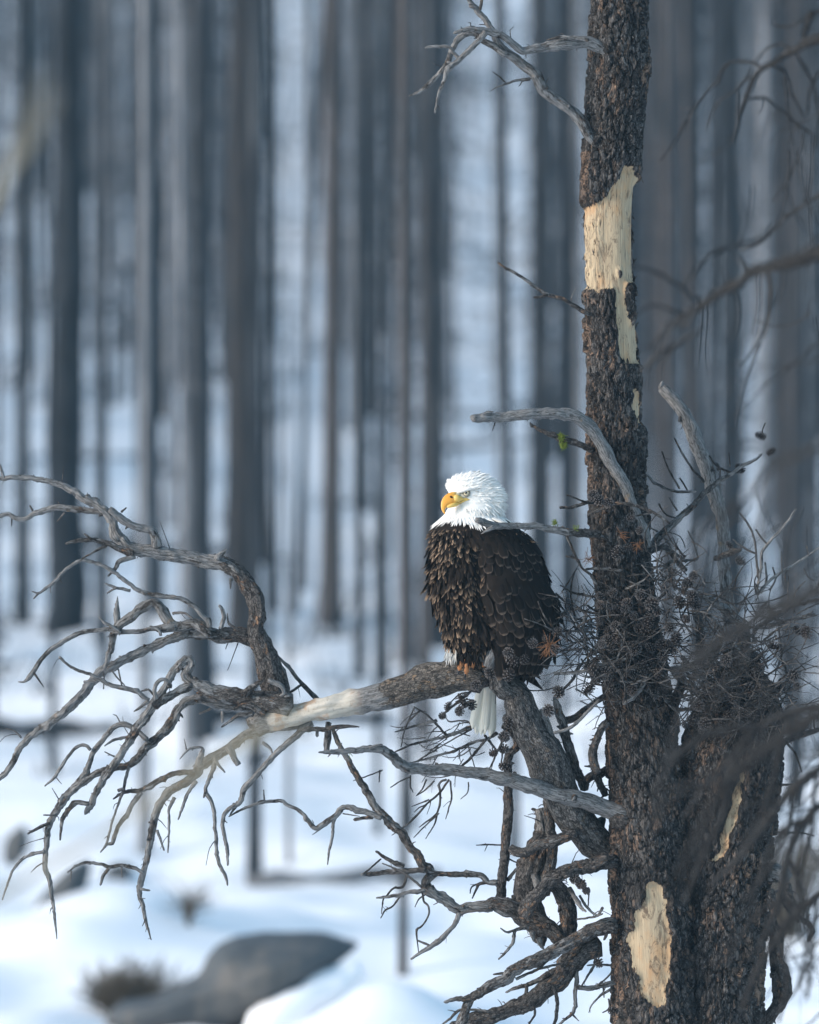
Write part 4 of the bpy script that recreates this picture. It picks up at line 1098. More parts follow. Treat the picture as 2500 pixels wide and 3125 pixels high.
- H .1 0 .8 2 | 1040,332,18 1090,315,21 1140,300,20 1205,278,12
- H .1 0 .9 2 | 925,710,26 940,850,29 952,990,30
- H .0 0 .9 0 | 890,958,12 980,942,17 1065,918,15 1085,800,12
- H .0 -.05 .3 2 | 740,1065,18 850,1050,25 950,1028,27 1070,1035,24 1150,1060,18
- H .0 0 .9 0 | 820,978,14 870,1032,13
- H .0 0 .5 2 | 760,1080,14 830,1132,26 930,1222,24 975,1320,15
- H .0 0 1 6 | 830,1160,30 790,1230,34 762,1320,38 775,1430,42
- H .0 0 .7 0 | 780,1332,13 900,1320,12
- H -.05 -.05 .1 0 | 1163,1288,17 1172,1410,15
- H -.05 -.05 .5 0 | 655,1198,12 720,1272,15 800,1342,12
- H .1 .1 .4 0 | 1700,700,9 1580,720,9 1450,760,10 1330,770,12
- H .1 .1 .4 0 | 1340,560,10 1380,480,8 1370,360,6
- H .1 .1 .4 0 | 1420,390,5 1440,470,6 1400,540,7
- H .1 .1 .4 0 | 1625,400,5 1650,450,6 1690,480,5
- H .1 .1 .6 3 | 1290,800,14 1390,740,16 1470,690,20 1560,640,14 1725,600,8
- H .1 .1 .4 0 | 1465,860,9 1480,960,8 1440,1070,6
- H .1 .1 .4 0 | 1480,1000,8 1520,1100,7 1500,1200,6
right_branch H .1 .25 .7 14 | 1440,1590,26 1500,1542,22 1560,1512,19 1640,1482,15 1760,1445,12 1900,1400,9
- H .12 .12 .6 2 | 1515,1550,9 1570,1622,8 1612,1740,4
- H .2 .2 .6 0 | 1580,1500,9 1575,1440,8 1580,1370,6
- H .2 .2 .6 0 | 1600,1490,9 1650,1420,8 1690,1360,6
- H .2 .2 .6 0 | 1695,1460,6 1690,1370,5
- J .1 .2 .5 0 | 1450,150,9 1540,150,8 1620,140,8 1660,115,4
- J .1 .2 .5 0 | 1420,462,8 1500,466,8 1600,465,7 1692,486,3
- J .1 .2 .5 0 | 1400,860,8 1470,845,8 1540,850,7 1608,880,4
broken_stub R .05 .0 .55,.5,.1 20 | 1080,1560,80 1180,1580,92 1280,1600,96 1340,1620,92 1370,1630,80
- R .02 .02 .0 0 | 1340,1530,20 1380,1560,34 1395,1610,28
- R -.02 .0 .7 0 | 1385,1720,40 1400,1800,44 1430,1900,42 1480,2020,40 1520,2110,36
- R -.02 .0 .9 6 | 1210,1780,44 1225,1880,50 1235,2000,44 1230,2100,30
lower_right_branch J .15 .2 .8 20 | 1390,1000,50 1430,1150,46 1440,1280,42 1470,1400,58 1480,1520,60 1430,1640,40 1350,1740,36
- J .1 .1 .6 2 | 1480,820,16 1500,920,20 1560,1010,20 1640,1060,18 1670,1120,15 1650,1180,10
- J .15 .15 .5 0 | 1640,1060,10 1655,1010,8 1665,1005,5
"""
BATCH = []
def parse_limb(line):
    head, body = line.split('|')
    h = head.split()
    name, crop, d0, d1, bk, ns = h[0], h[1], float(h[2]), float(h[3]), [float(q) for q in h[4].split(',')], int(h[5])
    ox, oy, s = CROPS[crop]
    raw = [tuple(float(q) for q in t.split(',')) for t in body.split()]
    out = []
    for i, (x, y, r) in enumerate(raw):
        t = i / max(1, len(raw) - 1); dep = d0 + (d1 - d0) * t
        p = P(ox + x * s, oy + y * s, dep)
        out.append((*p, r * s / 1000 * (D0 + dep) / D0))
    return name, out, (bk if len(bk) > 1 else bk[0]), ns
def grow(text, root, mt, thin=None, names=("branch", "twig"), step=.006, wob=.4, thin_by=1.0, xmax=None):
    cur = None
    for line in text.strip().splitlines():
        name, pts, bk, ns = parse_limb(line)
        pts = [(p[0], p[1], p[2], p[3] * thin_by) for p in pts]
        if xmax is not None and name != '-':         # a bough starts inside its own trunk
            k = max([i for i, p in enumerate(pts) if p[0] > xmax[0]], default=-1)
            if k >= 0: pts = [(xmax[0], xmax[1], pts[k][2], pts[k][3])] + pts[k + 1:]
        mb = MB(); rmax = max(p[3] for p in pts)
        thick = rmax > .02 and np.max(bk) > .5
        c = tube(mb, pts, 56 if thick else sides_for(rmax), bk, rough=.15, wob=wob, step=step, flat_end=pts[-1][3] > .006, relief=.0055 if thick else .0018 if rmax > .012 else 0)
        if ns: spurs(mb, c, ns, .006, .028, .6)
        elif rmax < .006: spurs(mb, c, int(len(c) / 9), .004, .010, .5)
        if name == '-':
            o = mb.build(names[1], (thin if thin and rmax < .0045 else mt), cur if cur else root)
        else:
            cur = mb.build(names[0], {'perch_limb': PERCH, 'limb': FORKB}.get(name, mt), root)
grow(LIMBS, pine, LIMB, TWIG)

# a crowd of fine dead twigs round the cones
R = random.Random(33)
centres = [(1985, 1900, 150, 150), (1850, 1980, 110, 120), (2150, 1960, 150, 120), (2230, 2080, 130, 90), (2330, 1900, 120, 100), (1780, 1960, 60, 110), (2050, 1760, 90, 90), (2230, 2120, 150, 90), (1930, 1950, 130, 120), (2240, 2150, 130, 80), (2130, 2060, 140, 120), (2330, 2060, 120, 110), (1900, 2060, 120, 80)]
for i in range(760):
    cx_, cy_, wx, wy = R.choice(centres)
    x, y = R.gauss(cx_, wx * .6), R.gauss(cy_, wy * .6)
    dep = R.uniform(-.24, .08)
    a = R.uniform(0, 6.28); L = R.uniform(60, 190); bend = R.uniform(-.7, .7)
    r0 = R.uniform(2.0, 4.2) if i < 200 else R.uniform(1.2, 2.8)
    pts = []
    for k in range(5):
        t = k / 4; aa = a + bend * t
        q = P(x + math.cos(aa) * L * t, y - math.sin(aa) * L * t * .8, dep + R.uniform(-.02, .02) - .05 * t)
        pts.append((*q, (r0 * (1 - .55 * t)) / 1000))
    if i < 200: mb = MB()
    elif i == 200: mb = fine_mb = MB()
    c = tube(mb, pts, 5, .5, wob=.6, step=.012); spurs(mb, c, 3, .008, .03, .6)
    if i < 200: mb.build("twig", TWIG if R.random() < .6 else LIMB, pine)
# the loose fan of twigs under the tail
for i in range(26):
    x, y = R.gauss(470, 150), R.gauss(900, 130); a = R.uniform(2.7, 4.6); L = R.uniform(90, 260); pts = []
    bend = R.uniform(-.6, .6)
    for k in range(5):
        t = k / 4; q = P(1200 + (x + math.cos(a + bend * t) * L * t) * .4058, 1900 + (y - math.sin(a + bend * t) * L * t) * .4058, .07 + .03 * t)
        pts.append((*q, R.uniform(1.6, 2.4) * (1 - .5 * t) / 1000))
    c = tube(fine_mb, pts, 5, .5, wob=.6, step=.01); spurs(fine_mb, c, 4, .006, .02, .6)
fine_mb.build("fine_twigs", TWIG, pine)["kind"] = "stuff"

# ------------------------------------------------------------------ cones
m, nt, bs = mat("pine cone"); g = NT(nt)
mk = g.attr("mask").outputs["Fac"]; tcv = g.attr("tc").outputs["Vector"]
inf = g.n("ShaderNodeObjectInfo")
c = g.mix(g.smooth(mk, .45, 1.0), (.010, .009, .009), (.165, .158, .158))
c = g.mix(g.math('MULTIPLY', g.noise(tcv, 90, 3).outputs["Fac"], .5), c, (.045, .034, .030))
c = g.mix(g.math('MULTIPLY', g.smooth(inf.outputs["Random"], .80, 1), .3), c, (.08, .055, .042))
g.l(c, bs.inputs["Base Color"]); CONE = m
def cone_mesh(seed, open_=1.0):
    R = random.Random(seed); mb = MB()
    H, W = .040, .0135
    N = 52
    core = [(0, 0, z * H, W * .62 * math.sin(math.pi * min(1, .12 + z * .86)) + .001) for z in np.linspace(0, 1, 7)]
    tube(mb, core, 7, 0, rough=.02, wob=0, step=.005)
    for i in range(N):
        t = (i + .5) / N; a = i * 2.39996 + R.uniform(-.1, .1)
        z = H * (.04 + .9 * t)
        rr = W * (math.sin(math.pi * (.14 + .80 * t)) ** .8)
        L = rr * (.75 + .35 * open_) * R.uniform(.9, 1.1); w = .0062 * (1 - .35 * t) * R.uniform(.85, 1.15)
        el = (-.25 + 1.25 * t) - .15 * open_
        d = np.array((math.cos(a) * math.cos(el), math.sin(a) * math.cos(el), math.sin(el)))
        tg = np.array((-math.sin(a), math.cos(a), 0)); nu = np.cross(d, tg)
        p = np.array((0, 0, z)) + d * rr * .35
        e = p + d * L
        tk = .0011
        V = [p - tg * w * .25, p + tg * w * .25, e + tg * w * .55, e + d * w * .22 + nu * .0012, e - tg * w * .55,
             e + tg * w * .42 - nu * tk * 1.6, e - tg * w * .42 - nu * tk * 1.6, p - nu * tk, e + d * w * .05 + nu * .0010]
        F = [(0, 1, 2, 8, 4), (2, 3, 8), (8, 3, 4), (2, 5, 6, 4, 3), (1, 7, 5, 2), (7, 0, 4, 6), (7, 6, 5)]
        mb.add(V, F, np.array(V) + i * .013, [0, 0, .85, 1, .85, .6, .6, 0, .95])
    return mb.mesh("pine_cone", CONE, smooth=False)
CONES = [cone_mesh(1, 1.0), cone_mesh(2, 1.3), cone_mesh(3, .75)]
CPTS = {'H': [(470, 60), (540, 160), (490, 250), (385, 330), (290, 640), (400, 780), (360, 570), (440, 600), (480, 640), (560, 570), (300, 890), (360, 930), (550, 800), (640, 810), (640, 620), (560, 880), (640, 940), (700, 880), (740, 800), (780, 870), (760, 940), (800, 600), (850, 640), (900, 440), (870, 500), (840, 540), (900, 600), (860, 740), (930, 660), (540, 990), (430, 1030), (330, 1090), (240, 1110), (450, 1150), (360, 1210), (200, 1060), (180, 1220), (1150, 260), (1190, 340), (1200, 990), (1160, 1050), (1280, 1090), (1340, 1060), (1240, 930), (1390, 910), (1550, 1090), (1580, 1160), (1110, 1350), (1080, 1390), (1030, 1220), (1100, 1200), (1200, 1300), (860, 1400), (1600, 830), (1640, 800), (1440, 700), (520, 1080), (620, 1060), (700, 960), (1020, 1090), (420, 680), (500, 720), (600, 700), (340, 830), (480, 900), (590, 960), (680, 1020), (260, 1000), (300, 1150), (1250, 1180), (1400, 1150), (940, 1290), (980, 1400)],
        'E': [(880, 215), (1000, 250), (940, 300), (880, 365), (635, 455), (750, 410), (500, 545), (430, 605), (505, 650), (590, 600), (360, 705), (860, 785), (830, 855), (740, 985), (815, 950), (725, 1100), (810, 1080), (1250, 540), (1175, 650), (1130, 110), (1210, 90), (1570, 160), (1510, 400), (1590, 350), (1480, 350), (1220, 190), (1040, 170)],
        'S': [(2120, 2060), (2160, 2110), (2200, 2090), (2250, 2060), (2240, 2120), (2290, 2110), (2330, 2070), (2340, 2140), (2180, 2170), (2120, 2150), (2270, 2180), (2300, 2020), (2220, 2010), (2380, 2100), (2090, 2200), (2150, 2230), (1830, 1900), (1860, 1960), (1900, 1930), (1940, 1980), (1980, 1950), (1890, 2020), (1950, 2050), (2010, 2040), (1820, 2040), (1930, 2100), (1990, 2110), (1860, 2090), (2040, 1990), (1905, 1860), (1960, 1890), (2010, 1870), (1835, 1830)],
        'G': [(1372, 1370), (1385, 1480), (1188, 1555), (255, 1745), (285, 1795), (350, 1790), (225, 1775)],
        'J': [(150, 800), (190, 850), (260, 1305), (340, 1635), (110, 770)]}
R = random.Random(12)
for cr, L in CPTS.items():
    ox, oy, s = CROPS[cr]
    for x, y in L:
        px, py = ox + x * s, oy + y * s
        dep = R.uniform(-.20, -.12) if cr in 'HES' else R.uniform(-.16, -.02)
        if cr == 'G': dep = .15 if px > 2000 else -.14
        if cr == 'J': dep = -.1
        if cr == 'E' and y < 380 and x > 820: dep = R.uniform(-.27, -.22)
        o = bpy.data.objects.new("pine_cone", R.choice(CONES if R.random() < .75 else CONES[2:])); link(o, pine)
        o.location = P(px, py, dep)
        k = R.uniform(.60, 1.05)
        o.scale = (k, k, k)
        if R.random() < .55:      # open end turned to the viewer
            q = Vector((R.uniform(-.6, .6), -1, R.uniform(-.7, .5)))
        else:
            q = Vector((R.uniform(-1, 1), R.uniform(-.6, .6), R.uniform(-1, 1)))
        o.rotation_euler = q.to_track_quat('Z', 'Y').to_euler()
# rusty needle tufts still hanging on, and green moss
m, nt, bs = mat("dead needles"); bs.inputs["Base Color"].default_value = (.17, .082, .040, 1); NEED = m
m, nt, bs = mat("green moss"); g = NT(nt)
g.l(g.mix(g.noise(None, 300, 2).outputs["Fac"], (.05, .075, .012), (.20, .26, .045)), bs.inputs["Base Color"]); MOSS = m
def tuft(cr, x, y, n, L, mt, name, dep, spread=1.0, down=.3, rr=.0007):
    ox, oy, s = CROPS[cr]; c0 = P(ox + x * s, oy + y * s, dep); mb = MB(); R = random.Random(int(x * 7 + y))
    for i in range(n):
        d = np.array((R.gauss(0, 1) * spread, R.gauss(0, .6), R.gauss(0, 1) * spread - down)); d /= np.linalg.norm(d)
        p = c0 + np.array((R.gauss(0, .004), R.gauss(0, .004), R.gauss(0, .004)))
        q = p + d * L * R.uniform(.5, 1)
        tube(mb, [(*p, rr), (*((p + q) / 2 + np.array((0, 0, .1 * L * R.uniform(-1, 1)))), rr), (*q, rr * .6)], 4, 0, step=.01, wob=0)
    o = mb.build(name, mt, pine); o["kind"] = "stuff"
tuft('E', 1175, 165, 40, .046, NEED, "needle_tuft", -.27, 1, .5)
tuft('M', 420, 890, 26, .03, NEED, "needle_tuft", -.12, 1, .1)
tuft('M', 1080, 700, 22, .026, NEED, "needle_tuft", -.14, 1, .2)
tuft('M', 840, 560, 12, .035, NEED, "needle_tuft", -.12, 1, .1)
tuft('G', 28, 1365, 150, .014, MOSS, "moss", -.06, 1, .2, .0009)
tuft('G', 40, 1420, 110, .014, MOSS, "moss", -.06, 1, .5, .0009)
tuft('K', 1420, 565, 60, .009, MOSS, "moss", -.13, 1, -.3, .0008)
tuft('K', 1600, 605, 30, .008, MOSS, "moss", -.13, 1, -.3, .0008)
tuft('C', 578, 640, 30, .010, MOSS, "moss", -.12, 1, -.5, .0008)
# ------------------------------------------------------------------ the bald eagle
EC = -.07                                   # depth of the bird's axis
def KX(x, y, dep=EC): return P(1200 + x * .34783, 1400 + y * .34783, dep)
KS = .34783 / 1000
eagle = empty("bald_eagle", tuple(P(1427, 2040, EC)))
tag(eagle, "bald eagle with white head and orange beak perched on the thick dead limb, facing left", "eagle")

# body, neck and head are one surface of rings: (K y, centre x, half width, depth ratio, depth shift)
RINGS = np.array([
 (122, 700, 4, .8, -.004), (128, 700, 70, .8, -.004), (142, 694, 122, .78, -.004), (168, 686, 170, .76, -.004), (205, 684, 206, .74, -.004), (250, 697, 236, .72, -.004), (300, 722, 246, .70, -.004),
 (350, 740, 232, .72, -.004), (400, 744, 228, .74, -.003), (430, 722, 248, .76, -.002), (455, 715, 256, .78, -.002), (485, 706, 266, .80, 0), (515, 706, 286, .82, 0), (550, 712, 308, .85, 0), (610, 722, 378, .84, 0),
 (700, 748, 436, .84, 0), (800, 772, 470, .84, 0), (900, 788, 492, .83, 0), (1000, 802, 506, .82, 0), (1100, 815, 515, .82, 0), (1200, 846, 524, .80, 0), (1300, 868, 518, .79, 0),
 (1400, 898, 512, .78, 0), (1500, 916, 506, .76, 0), (1600, 924, 476, .74, 0), (1680, 926, 420, .72, 0), (1740, 880, 350, .70, 0), (1790, 860, 230, .68, 0), (1820, 850, 90, .65, 0)], float)
for q in RINGS:                              # room for the feathers that stand off the skin
    if q[0] > 680: q[2] -= 26
    elif q[0] < 530 and q[0] > 140: q[1] -= 8; q[2] -= 17 if q[0] > 210 else 8
def ring(t):
    return [np.interp(t, RINGS[:, 0], RINGS[:, k]) for k in range(1, 5)]
def S(t, th, off=0.0):
    cx, hw, ra, sh = ring(t)
    # the breast bulges towards the bird's front (left and towards the viewer)
    if t > 640:
        k = min(1, (t - 640) / 160) * min(1, max(0, (1790 - t) / 150)); a = th % (2 * math.pi)
        # the breast bulges towards the bird's front; a groove parts it from the folded wing
        hw *= 1 + k * (.035 * math.exp(-((a - 3.9) / .35) ** 2) - .13 * math.exp(-((a - 4.60) / .13) ** 2) - .06 * math.exp(-((a - 3.05) / .2) ** 2)
                       + .012 * math.sin(t * .021 + a * 7))
    rr = hw * KS + off
    x = cx * KS + rr * math.cos(th)
    y = EC + sh + (hw * KS * ra + off) * math.sin(th)
    o = KX(0, t)
    return np.array((o[0] + x, y, o[2]))
def SN(t, th, off=0.0):
    e = 6.0
    p = S(t, th, off); dt = S(t + e, th, off) - S(t - e, th, off); dh = S(t, th + .02, off) - S(t, th - .02, off)
    n = np.cross(dt, dh); n /= np.linalg.norm(n) + 1e-12
    o = KX(ring(t)[0], t)
    if n.dot(p - o) < 0: n = -n
    dt /= np.linalg.norm(dt) + 1e-12; dh /= np.linalg.norm(dh) + 1e-12
    return p, n, dt, dh

m, nt, bs = mat("dark plumage"); g = NT(nt)
mk = g.attr("mask").outputs["Fac"]; tcv = g.attr("tc").outputs["Vector"]
sx = g.n("ShaderNodeSeparateXYZ"); g.l(tcv, sx.inputs[0])
u_, t_, r_ = sx.outputs
au = g.math('ABSOLUTE', u_)
tipw = g.smooth(g.math('ADD', t_, g.math('MULTIPLY', au, .12)), .70, 1.06)
rim = g.math('MAXIMUM', g.smooth(t_, .84, .98), g.math('MULTIPLY', g.math('MULTIPLY', g.smooth(au, .72, .98), .7), g.smooth(t_, .3, .7)))
base = g.mix(r_, (.0040, .0036, .0036), (.0145, .011, .0095))
bar = g.n("ShaderNodeTexWave"); bar.inputs["Scale"].default_value = 14; bar.inputs["Distortion"].default_value = 1.5
cb = g.n("ShaderNodeCombineXYZ"); g.l(g.math('SUBTRACT', t_, g.math('MULTIPLY', au, .35)), cb.inputs[0]); g.l(r_, cb.inputs[1]); g.l(cb.outputs[0], bar.inputs["Vector"])
base = g.mix(g.math('MULTIPLY', bar.outputs["Fac"], .25), base, (.030, .024, .020))
# mask < .5: wing feather with a pale rim; mask > .5: breast feather with a tan tip, stronger with the mask
br = g.math('MULTIPLY', tipw, g.math('MULTIPLY', g.math('SUBTRACT', mk, .5), 2, clamp=True))
wr = g.math('MULTIPLY', rim, g.math('MULTIPLY', mk, 2, clamp=True))
wr = g.math('MULTIPLY', wr, g.math('LESS_THAN', mk, .5))
c = g.mix(br, base, (.29, .205, .142))
c = g.mix(g.math('MULTIPLY', wr, .9), c, (.105, .084, .070))
shaft = g.smooth(au, .10, .03)
c = g.mix(g.math('MULTIPLY', shaft, .4), c, (.02, .015, .012))
g.l(c, bs.inputs["Base Color"]); bs.inputs["Roughness"].default_value = .85; bs.inputs["Specular IOR Level"].default_value = .10
g.bump(bar.outputs["Fac"], .25, .001, bs)
DARKF = m
m, nt, bs = mat("white plumage"); g = NT(nt)
tcv = g.attr("tc").outputs["Vector"]; sx = g.n("ShaderNodeSeparateXYZ"); g.l(tcv, sx.inputs[0]); mk = g.attr("mask").outputs["Fac"]
c = g.mix(sx.outputs[2], (.60, .59, .56), (.84, .835, .82))
c = g.mix(mk, c, (.20, .19, .175))
g.l(c, bs.inputs["Base Color"]); bs.inputs["Roughness"].default_value = .8
WHITEF = m
m, nt, bs = mat("cream tail feathers"); g = NT(nt)
tcv = g.attr("tc").outputs["Vector"]; sx = g.n("ShaderNodeSeparateXYZ"); g.l(tcv, sx.inputs[0])
wv = g.noise(g.scale(tcv, (9, .6, 1)), 3, 4)
c = g.mix(wv.outputs["Fac"], (.70, .66, .55), (.84, .82, .75))
c = g.mix(g.math('MULTIPLY', g.smooth(g.math('ABSOLUTE', sx.outputs[0]), .08, .02), .5), c, (.50, .44, .32))
g.l(c, bs.inputs["Base Color"]); TAILF = m
m, nt, bs = mat("beak horn"); g = NT(nt)
tcv = g.attr("tc").outputs["Vector"]; nz = g.noise(tcv, 70, 4)
c = g.mix(nz.outputs["Fac"], (.66, .27, .03), (.76, .36, .05))
c = g.mix(g.attr("mask").outputs["Fac"], c, (.62, .42, .11))
g.l(c, bs.inputs["Base Color"]); bs.inputs["Roughness"].default_value = .38; bs.inputs["Specular IOR Level"].default_value = .45
BEAK = m
def plain(name, col, rough=.5, spec=.4):
    m, nt, bs = mat(name); g = NT(nt)
    tx = g.noise(g.attr("tc").outputs["Vector"], 160, 3)
    g.l(g.mix(tx.outputs["Fac"], tuple(q * .8 for q in col), tuple(min(1, q * 1.15) for q in col)), bs.inputs["Base Color"])
    bs.inputs["Roughness"].default_value = rough; bs.inputs["Specular IOR Level"].default_value = spec
    return m
SKIN = plain("yellow foot skin", (.30, .125, .045), .6)
CLAW = plain("black claw", (.02, .02, .022), .3)
IRIS = plain("pale iris", (.58, .52, .36), .2, .6)
PUPIL = plain("pupil", (.004, .004, .005), .05, .8)
LIDS = plain("grey eyelid skin", (.16, .15, .12), .7)
NOST = plain("nostril", (.02, .008, .004), .8)
LORE = plain("grey lore skin", (.40, .38, .30), .8)

def eagle_part(mb, name, m_, parent=None, smooth=True, kind=None):
    o = mb.build(name, m_, None, smooth)
    par = parent or eagle
    o.parent = par
    o.matrix_parent_inverse = Matrix.Translation(eagle.location).inverted() if par is eagle else Matrix.Identity(4)
    if kind: o["kind"] = kind
    return o

NTH = 56
mb = MB(); tt = np.concatenate([np.linspace(122, 160, 6), np.linspace(172, 1820, 90)])
V = [S(t, 2 * math.pi * j / NTH) for t in tt for j in range(NTH)]
F = [(i * NTH + j, i * NTH + (j + 1) % NTH, (i + 1) * NTH + (j + 1) % NTH, (i + 1) * NTH + j) for i in range(len(tt) - 1) for j in range(NTH)]
F += [tuple(range(NTH - 1, -1, -1)), tuple((len(tt) - 1) * NTH + j for j in range(NTH))]
tcb = [(0, .2, .3)] * len(V)
mb.add(V, F, tcb, [0.0] * len(V))
bm_me = mb.mesh("body", DARKF)
bm_me.materials.append(WHITEF)
for p_ in bm_me.polygons:
    p_.material_index = 1 if (1562.5 - p_.center[2] * 1000 * D0 / (D0 + EC) - 1400) / .34783 < 566 - 78 * max(0, (p_.center[0] - KX(715, 0)[0]) / .1) - 36 * max(0, (KX(715, 0)[0] - p_.center[0]) / .1) else 0
body = bpy.data.objects.new("body", bm_me); link(body, eagle)
body.matrix_parent_inverse = Matrix.Translation(eagle.location).inverted()

def feather_verts(kind, R):
    """unit feather: x across (half width 1), y along 0..1, z up; returns verts, faces, (u,t,rand)"""
    nt_ = 7
    prof = {'breast': lambda t: (min(1, .35 + 1.6 * t)) * (1 - .80 * max(0, (t - .50) / .50) ** 2.4),
            'wing': lambda t: (min(1, .45 + 1.4 * t)) * (1 - .62 * max(0, (t - .55) / .45) ** 3.5),
            'flight': lambda t: (min(1, .6 + 1.2 * t)) * (1 - max(0, (t - .8) / .2) ** 2.4) + .03,
            'hackle': lambda t: (min(1, .55 + 1.2 * t)) * (1 - t ** 1.7) + .02}[kind]
    cur = {'breast': R.uniform(-.10, .16), 'wing': R.uniform(-.06, .04), 'flight': -.04, 'hackle': R.uniform(-.12, .08)}[kind]
    ra = R.random(); side = R.uniform(-.10, .10)
    V, T = [], []
    for i in range(nt_ + 1):
        t = i / nt_; w = prof(t)
        rag = (R.uniform(-.14, .14) if kind == 'breast' and t > .55 else R.uniform(-.04, .04))
        for u in (-1, -.5, 0, .5, 1) if kind != 'hackle' else (-1, 0, 1):
            V.append((u * w + side * t * t * 2, t + (rag * (1 if u else .3) if t > .5 else 0) * .5, cur * t * t - .055 * u * u * w))
            T.append((u, t, ra))
    n = 5 if kind != 'hackle' else 3
    F = [(i * n + j, i * n + j + 1, (i + 1) * n + j + 1, (i + 1) * n + j) for i in range(nt_) for j in range(n - 1)]
    return np.array(V), F, np.array(T)

FR = random.Random(99)
def frame(p, n, d, pitch, roll, L, w):
    d = d - n * d.dot(n); d /= np.linalg.norm(d) + 1e-12
    y = d * math.cos(pitch) + n * math.sin(pitch); z = n * math.cos(pitch) - d * math.sin(pitch)
    x = np.cross(y, z)
    x2 = x * math.cos(roll) + z * math.sin(roll); z2 = z * math.cos(roll) - x * math.sin(roll)
    M = np.eye(4); M[:3, 0] = x2 * w; M[:3, 1] = y * L; M[:3, 2] = z2 * L; M[:3, 3] = p
    return M

# variants that single feathers share
VAR = {'breast': [], 'wing': [], 'flight': []}
for kind, n_ in (('breast', 14), ('wing', 10), ('flight', 5)):
    for i in range(n_):
        v, f, t = feather_verts(kind, FR)
        mk_ = (.50 + .50 * i / 13) if kind == 'breast' else (.10 + .38 * FR.random())
        mb = MB(); mb.add(v, f, t, mk_)
        VAR[kind].append((mb.mesh("feather", DARKF), v, f, t, mk_))
for k_ in VAR: VAR[k_].sort(key=lambda q: q[4])
FEATHERS = []            # (visible size, kind, matrix, wing?)
NEAR0, NEAR1 = math.radians(266), math.radians(378)
FAR0, FAR1 = math.radians(58), math.radians(164)
def front_of(n): return -n[1]
# breast, belly, back
t = 470.0
while t < 1795:
    cx, hw, ra, sh = ring(t)
    circ = 2 * math.pi * hw * KS * (1 + ra) / 2
    nth = max(8, int(circ / .0098))
    for j in range(nth):
        th = 2 * math.pi * (j + FR.uniform(-.45, .45)) / nth
        tj = t + FR.uniform(-17, 17)
        thm = th % (2 * math.pi)
        if tj < 546 - 62 * max(0, math.cos(th)) - 28 * max(0, -math.cos(th)): continue
        if tj > 720 and (NEAR0 + .10 < thm or thm < NEAR1 - 2 * math.pi - .1 or FAR0 + .1 < thm < FAR1 - .1): continue
        p, n, dt, dh = SN(tj, th)
        neck = tj < 640
        L = FR.uniform(.030, .044) if neck else FR.uniform(.030, .062); w = L * FR.uniform(.09, .175)
        if tj > 1550: L *= 1.1; w *= .8
        d = dt + dh * (FR.uniform(-.35, .35) + .5 * mn.noise((tj * .012, th * 3, 7)))
        chest = (thm > math.radians(150))
        pitch = max(.02, FR.gauss(.22, .16) + .25 * mn.noise((tj * .015, th * 4, 2))) if chest else FR.uniform(.02, .16)
        if tj < 620: pitch = FR.uniform(-.10, .06)
        FEATHERS.append((L * w * max(.05, front_of(n)) * 1.0, 'breast', frame(p - n * .003, n, d, pitch, FR.uniform(-.7, .7), L, w), 0))
    t += 25
# loose tufts off the breast's outer edge
for i in range(70):
    tj = FR.uniform(680, 1640); th = math.radians(FR.uniform(172, 205))
    p, n, dt, dh = SN(tj, th)
    L = FR.uniform(.045, .075); w = L * FR.uniform(.08, .13)
    FEATHERS.append((L * w * .4, 'breast', frame(p, n, dt + dh * FR.uniform(-.3, .3), FR.uniform(.15, .40), FR.uniform(-.6, .6), L, w), 0))
# wings: a shell over each flank, coverts in rows, long flight feathers below
def wing_off(t, th, a0, a1):
    k = (th - a0) / (a1 - a0)
    return .010 + .012 * math.sin(math.pi * min(1, max(0, k))) ** .6 + .006 * math.sin(t * .012)
def wing(a0, a1, near):
    mb = MB(); ts = np.linspace(640, 1760, 40); hs = np.linspace(a0, a1, 22)
    V = []
    for t in ts:
        for h in hs:
            edge = min(1, (t - 630) / 160) * min(1, (h - a0) / .12 + .15) * min(1, (a1 - h) / .12 + .15)
            V.append(S(t, h, wing_off(t, h, a0, a1) * edge))
    nh = len(hs)
    F = [(i * nh + j, i * nh + j + 1, (i + 1) * nh + j + 1, (i + 1) * nh + j) for i in range(len(ts) - 1) for j in range(nh - 1)]
    mb.add(V, F, [(0, .2, .2)] * len(V), 0.0)
    o = eagle_part(mb, "wing", DARKF)
    sgn = 1 if near else -1
    t = 640.0; row = 0
    while t < 1700:
        k = (t - 640) / 1060
        cx, hw, ra, sh = ring(t)
        sp = .0195 + .006 * k
        nth = max(4, int((a1 - a0) * hw * KS * .9 / sp))
        for j in range(nth):
            h = a0 + (a1 - a0) * (j + .5 * (row % 2) + FR.uniform(-.22, .22)) / nth
            p, n, dt, dh = SN(t + FR.uniform(-14, 14), h, .0)
            off = wing_off(t, h, a0, a1) * min(1, (t - 600) / 160)
            L = (.044 + .034 * k) * FR.uniform(.85, 1.2); w = (.0135 + .0045 * k) * FR.uniform(.88, 1.12)
            FEATHERS.append((L * w * max(.05, front_of(n)), 'wing', frame(p + n * off, n, dt + dh * sgn * FR.uniform(-.12, .22), FR.uniform(.04, .15), FR.uniform(-.12, .12), L, w), 1 if near else 2))
        t += 56 + 18 * k; row += 1
    return o
wing_n = wing(NEAR0, NEAR1, True)
wing_f = wing(FAR0, FAR1, False)
